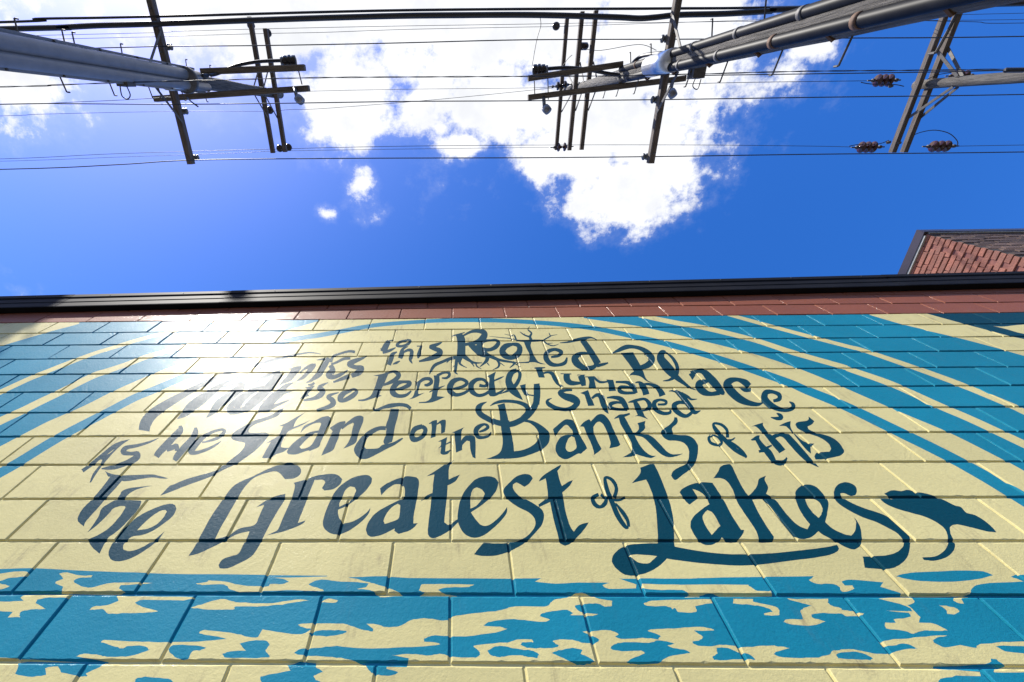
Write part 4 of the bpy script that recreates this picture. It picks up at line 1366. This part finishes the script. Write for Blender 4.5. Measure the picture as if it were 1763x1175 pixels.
for x, ya, yb, h in ((RX - 0.21, 1.27, -3.7, 22.6), (RX - 0.20, 1.15, -3.5, 20.1), (RX + 0.27, 1.13, -3.5, 20.0)):
    crossarm(x, ya, yb, h, rp)
    for s in (1, -1):
        brace((x + 0.06, PY + s * 0.1, min(h, 21.6) - 1.0 + EYE), (x + 0.08, PY + s * 0.8, h - 0.1 + EYE), rp)
MB().tube([(RX - 0.05, PY, 20.5 + EYE), (RX - 0.1, PY, 22.9 + EYE)], [0.145, 0.12], 14).build('pole_top_extension', M_POLE, rp, smooth=True)
pin_insulator(aloft(958, 45, 22.9), 1.6, M_PORC_D, rp)
MB().lathe([(0.05, -0.2), (0.13, -0.16), (0.13, 0.16), (0.06, 0.22)], aloft(1003, 80, 20.3), Vector((1, 0, 0.1)), 14).build('insulator', M_PORC_D, rp, smooth=True)
string_insulator(aloft(955, 149, 22.3), aloft(980, 146, 22.3), 2, 0.17, M_PORC_D, rp)
string_insulator(aloft(957, 254, 22.5), aloft(978, 253, 22.5), 2, 0.19, M_PORC_B, rp)
string_insulator(aloft(994, 147, 20.6), aloft(1006, 146, 20.6), 2, 0.12, M_PORC_D, rp)
for (xa, ya), (xb, yb) in (((2.13, -1.06), (4.75, -1.36)), ((2.16, -0.58), (6.57, -0.98))):
    MB().bar((xa, ya, 14.9 + EYE), (xb, yb, 14.9 + EYE), 0.15, 0.19).build('side_arm', M_ARM_X, rp)
terminal(aloft(927, 121, 15.2), 0.16, rp, Vector((-1, 0, 0.2)))
cable([aloft(1084, 131, 14.9), aloft(1050, 127.5, 15.0), aloft(1010, 120, 15.1), aloft(975, 117, 15.2), aloft(935, 119.5, 15.2)], 0.05, rp)
cable([aloft(1086, 117, 14.8), aloft(1092, 106, 15.0), aloft(1108, 96, 14.8), aloft(1140, 92, 13.6)], 0.05, rp)
arrester(aloft(936, 168, 14.8), aloft(938, 194, 14.4), rp)
arrester(aloft(1158, 140, 14.8), aloft(1152, 166, 14.4), rp)
for a_, b_ in (((920, 140), (921, 172)), ((943, 122), (944, 172))):
    cable([aloft(*a_, 14.9), aloft(*b_, 14.9)], 0.014, rp, M_STEEL, 'tie_rod', 1)
for pts in ([(930, 31), (931, 45), (924, 70), (916, 115)], [(1004, 84), (1035, 87), (1100, 77), (1130, 87)], [(985, 95), (975, 105), (955, 135)]):
    cable([aloft(a_, b_, 17 + i_ * 0.1) for i_, (a_, b_) in enumerate(pts)], 0.009, rp, M_WIRE, 'jumper_wire')
bx = aloft(1200, 126, 10.9)
MB().box(bx.x - 0.12, bx.x + 0.12, bx.y - 0.16, bx.y + 0.10, bx.z - 0.12, bx.z + 0.16).build('junction_box', M_STEEL, rp)
cable([bx + Vector((-0.05, 0.08, -0.1)), bx + Vector((-0.09, 0.24, -0.12)), bx + Vector((0.02, 0.30, -0.12)), bx + Vector((0.06, 0.12, -0.1))], 0.010, rp, M_WIRE, 'drip_loop')
for px_, py_, sgn in ((1088, 100, -1), (1123, 90, -1), (1227, 60, -1), (1320, 20, -1), (1044, 150, 1), (1067, 148, 1), (1098, 145, 1), (1188, 135, 1), (1250, 120, 1), (1344, 100, 1), (1463, 78, 1), (1640, 45, 1)):
    d = ray(px_, py_)
    h = abs(RX / (d[0] / d[2]))
    r = 0.27 - 0.0055 * h
    step_peg((RX, PY + sgn * r, h + EYE), (-0.18, sgn, 0), 0.33, rp)

# ---- far pole with the H shaped double crossarm (right edge)
HX, HY = 16.62, -0.88
hp = thing('utility_pole', 'bare wooden utility pole with double crossarm and brown insulators, farthest to the right', 'utility pole', (HX, HY, 0))
shaft('far', HX, HY, 18.9, 0.25, 0.15, hp)
for xo in (16.30, 16.72):
    crossarm(xo, 1.33, -3.1, 18.45, hp, 0.16, 0.2)
    for s in (1, -1):
        brace((HX - 0.05 + (xo - 16.5) * 0.4, HY + s * 0.15, 17.35 + EYE), (xo + 0.03, HY + s * 1.05, 18.36 + EYE), hp, 0.09, 0.025)
string_insulator(aloft(1507, 139, 18.45), aloft(1537, 138.5, 18.45), 3, 0.20, M_PORC_B, hp)
string_insulator(aloft(1479, 254, 18.45), aloft(1509, 253.5, 18.45), 3, 0.20, M_PORC_B, hp)
string_insulator(aloft(1603, 252.5, 18.45), aloft(1636, 252, 18.45), 3, 0.20, M_PORC_B, hp)
string_insulator(aloft(1640, 131, 18.3), aloft(1668, 130, 18.3), 3, 0.16, M_PORC_B, hp)
cable([aloft(1566, 236, 18.4), aloft(1586, 228, 18.3), aloft(1610, 224.5, 18.2), aloft(1634, 230, 18.2), aloft(1648, 243, 18.3), aloft(1648, 253, 18.45)], 0.014, hp, M_WIRE, 'jumper_wire')
cable([aloft(1462, 252, 18.45), aloft(1480, 249, 18.4), aloft(1513, 248, 18.4), aloft(1530, 242, 18.4)], 0.014, hp, M_WIRE, 'jumper_wire')
cable([aloft(1482, 142, 18.4), aloft(1500, 145, 18.35), aloft(1540, 146, 18.35), aloft(1556, 149, 18.4)], 0.014, hp, M_WIRE, 'jumper_wire')
cable([aloft(1596, 137, 18.4), aloft(1620, 128, 18.3), aloft(1660, 123, 18.2)], 0.012, hp, M_WIRE, 'jumper_wire')
for px_, py_ in ((1534, 146), (1530, 243), (1548, 244)):
    q = aloft(px_, py_, 18.35)
    MB().lathe([(0.03, 0), (0.07, 0.02), (0.07, 0.08), (0.03, 0.10)], q, Vector((0.3, 1, 0)), 8).build('clamp', M_STEEL, hp)

# ------------------------------------------------------------------ wires strung along the alley


def wire(pts, h, r, label, name='overhead_wire', cat='wire', twisted=False, mat=None, run=(True, True), n=6):
    P = [aloft(x, y, h if not isinstance(h, (list, tuple)) else h[i]) for i, (x, y) in enumerate(pts)]
    if run[0]:
        P = [P[0] + Vector((-30, 0, 0.3)), P[0] + Vector((-10, 0, 0.0))] + P
    if run[1]:
        P = P + [P[-1] + Vector((10, 0, 0.0)), P[-1] + Vector((30, 0, 0.3))]
    c = [Vector(q) for q in catmull(P, n)]
    m = MB()
    if twisted:
        for ph in (0, math.pi):
            tw, acc = [], 0.0
            fine = []
            for a, b in zip(c, c[1:]):
                k = max(1, int((b - a).length / 0.12))
                fine += [a + (b - a) * (j / k) for j in range(k)]
            fine.append(c[-1])
            for j, q in enumerate(fine):
                ang = ph + j * 0.12 * 2 * math.pi / 1.3
                tw.append(q + Vector((0, math.cos(ang), math.sin(ang))) * r)
            m.tube(tw, r * 0.8, 5)
    else:
        m.tube(c, r, 6)
    o = m.build(name, mat or M_WIRE, None, smooth=True)
    return tag(o, label, cat, 'wires strung between the poles')


wire([(60, 49), (100, 48), (165, 44.5), (250, 42), (400, 36.5), (500, 33), (600, 30), (700, 27.5), (800, 26.5), (890, 26), (960, 27), (1060, 30), (1100, 32), (1130, 30), (1170, 26), (1250, 24), (1330, 19), (1400, 15)],
     13.05, 0.062, 'thickest black cable bundle crossing above both wooden poles', 'overhead_cable', 'cable', mat=M_CABLE)
wire([(20, 38), (60, 33), (170, 31), (300, 28), (430, 24.5), (560, 21), (700, 18), (900, 16), (1150, 15), (1400, 12)],
     13.12, 0.028, 'medium black cable running just above the thickest cable bundle', 'overhead_cable', 'cable', mat=M_CABLE)
wire([(40, 86), (210, 82), (290, 80), (430, 79), (560, 77), (700, 74), (900, 69), (1135, 68), (1160, 68), (1450, 66), (1763, 63)],
     12.95, 0.0122, 'wire tied to the upper half of the lower crossarms, first below the cables')
wire([(250, 57), (310, 54), (500, 49), (700, 45), (900, 42), (1010, 40), (1150, 39), (1310, 37), (1763, 34)], 19.9, 0.0079, 'hair thin high wire closest below the thickest cable bundle')
wire([(250, 64), (350, 61), (460, 58), (560, 56), (700, 51), (900, 47), (960, 46), (1140, 40), (1400, 32)], 20.0, 0.0079, 'hair thin high wire ending at the disc insulator near the cables')
wire([(0, 150), (90, 147), (200, 143), (420, 137), (560, 134), (700, 133), (900, 132), (1060, 131), (1200, 128), (1400, 123), (1763, 119)], 11.0, 0.0086, 'twisted pair wire that looks dashed against the white cloud', twisted=True)
wire([(0, 180), (120, 179), (300, 180), (500, 178), (700, 175), (900, 174), (1130, 172), (1400, 168), (1763, 163)], 12.95, 0.0122, 'wire tied to the lower crossarms just below the pole tops')
wire([(0, 179.5), (60, 179), (130, 176), (220, 172), (300, 167)], 13.4, 0.0072, 'short thin wire rising to the grey guarded pole from the left edge', run=(True, False))
wire([(0, 200), (70, 197), (300, 192), (450, 192), (500, 189), (560, 187), (760, 171), (960, 151)], 19.9, 0.0079, 'thin wire rising across the cloud to the pole top insulator', run=(True, False))
wire([(470, 160), (550, 157), (700, 154), (900, 152), (955, 150)], 20.5, 0.0072, 'thin wire ending at the paired bells on the tallest crossarm', run=(False, False))
wire([(0, 274), (200, 265), (470, 257), (700, 252), (960, 250), (1200, 250), (1400, 252), (1466, 253.5)], 19.9, 0.0094, 'wire along the crossarm tips ending at the lowest left brown insulator', run=(True, False))
wire([(0, 278), (200, 271), (400, 264), (480, 260.5), (700, 257), (945, 254)], 20.0, 0.0072, 'wire ending at the brown bells on the lower tip of the tall crossarm', run=(True, False))
wire([(0, 292), (200, 284), (335, 276), (600, 273), (900, 272), (1123, 270), (1400, 266), (1763, 262)], 12.95, 0.0130, 'lowest wire of all, tied to the tips of the lower crossarms')
wire([(1010, 148), (1163, 145), (1300, 142), (1493, 139.5)], 18.5, 0.0094, 'wire running to the upper brown insulator of the far pole', run=(False, False))
wire([(1648, 252), (1763, 250)], 18.45, 0.0094, 'short wire leaving the far pole insulator to the right edge', run=(False, True))
wire([(1590, 36), (1680, 38), (1763, 40)], 18.45, 0.0094, 'short wire in the top right corner beyond the black piped pole', run=(False, True))
wire([(1190, 130.5), (1400, 127.5), (1600, 124.5), (1763, 121)], 11.4, 0.0101, 'plain wire directly under the twisted pair at the right', run=(False, True))
sl_ = wire([(1731, 121.2), (1763, 121)], 11.35, 0.05, 'thick black splice sleeve on the twisted pair at the right edge', 'splice_sleeve', 'sleeve', run=(False, False), mat=M_CABLE)
del sl_['group']
print('blocks', n_blocks)
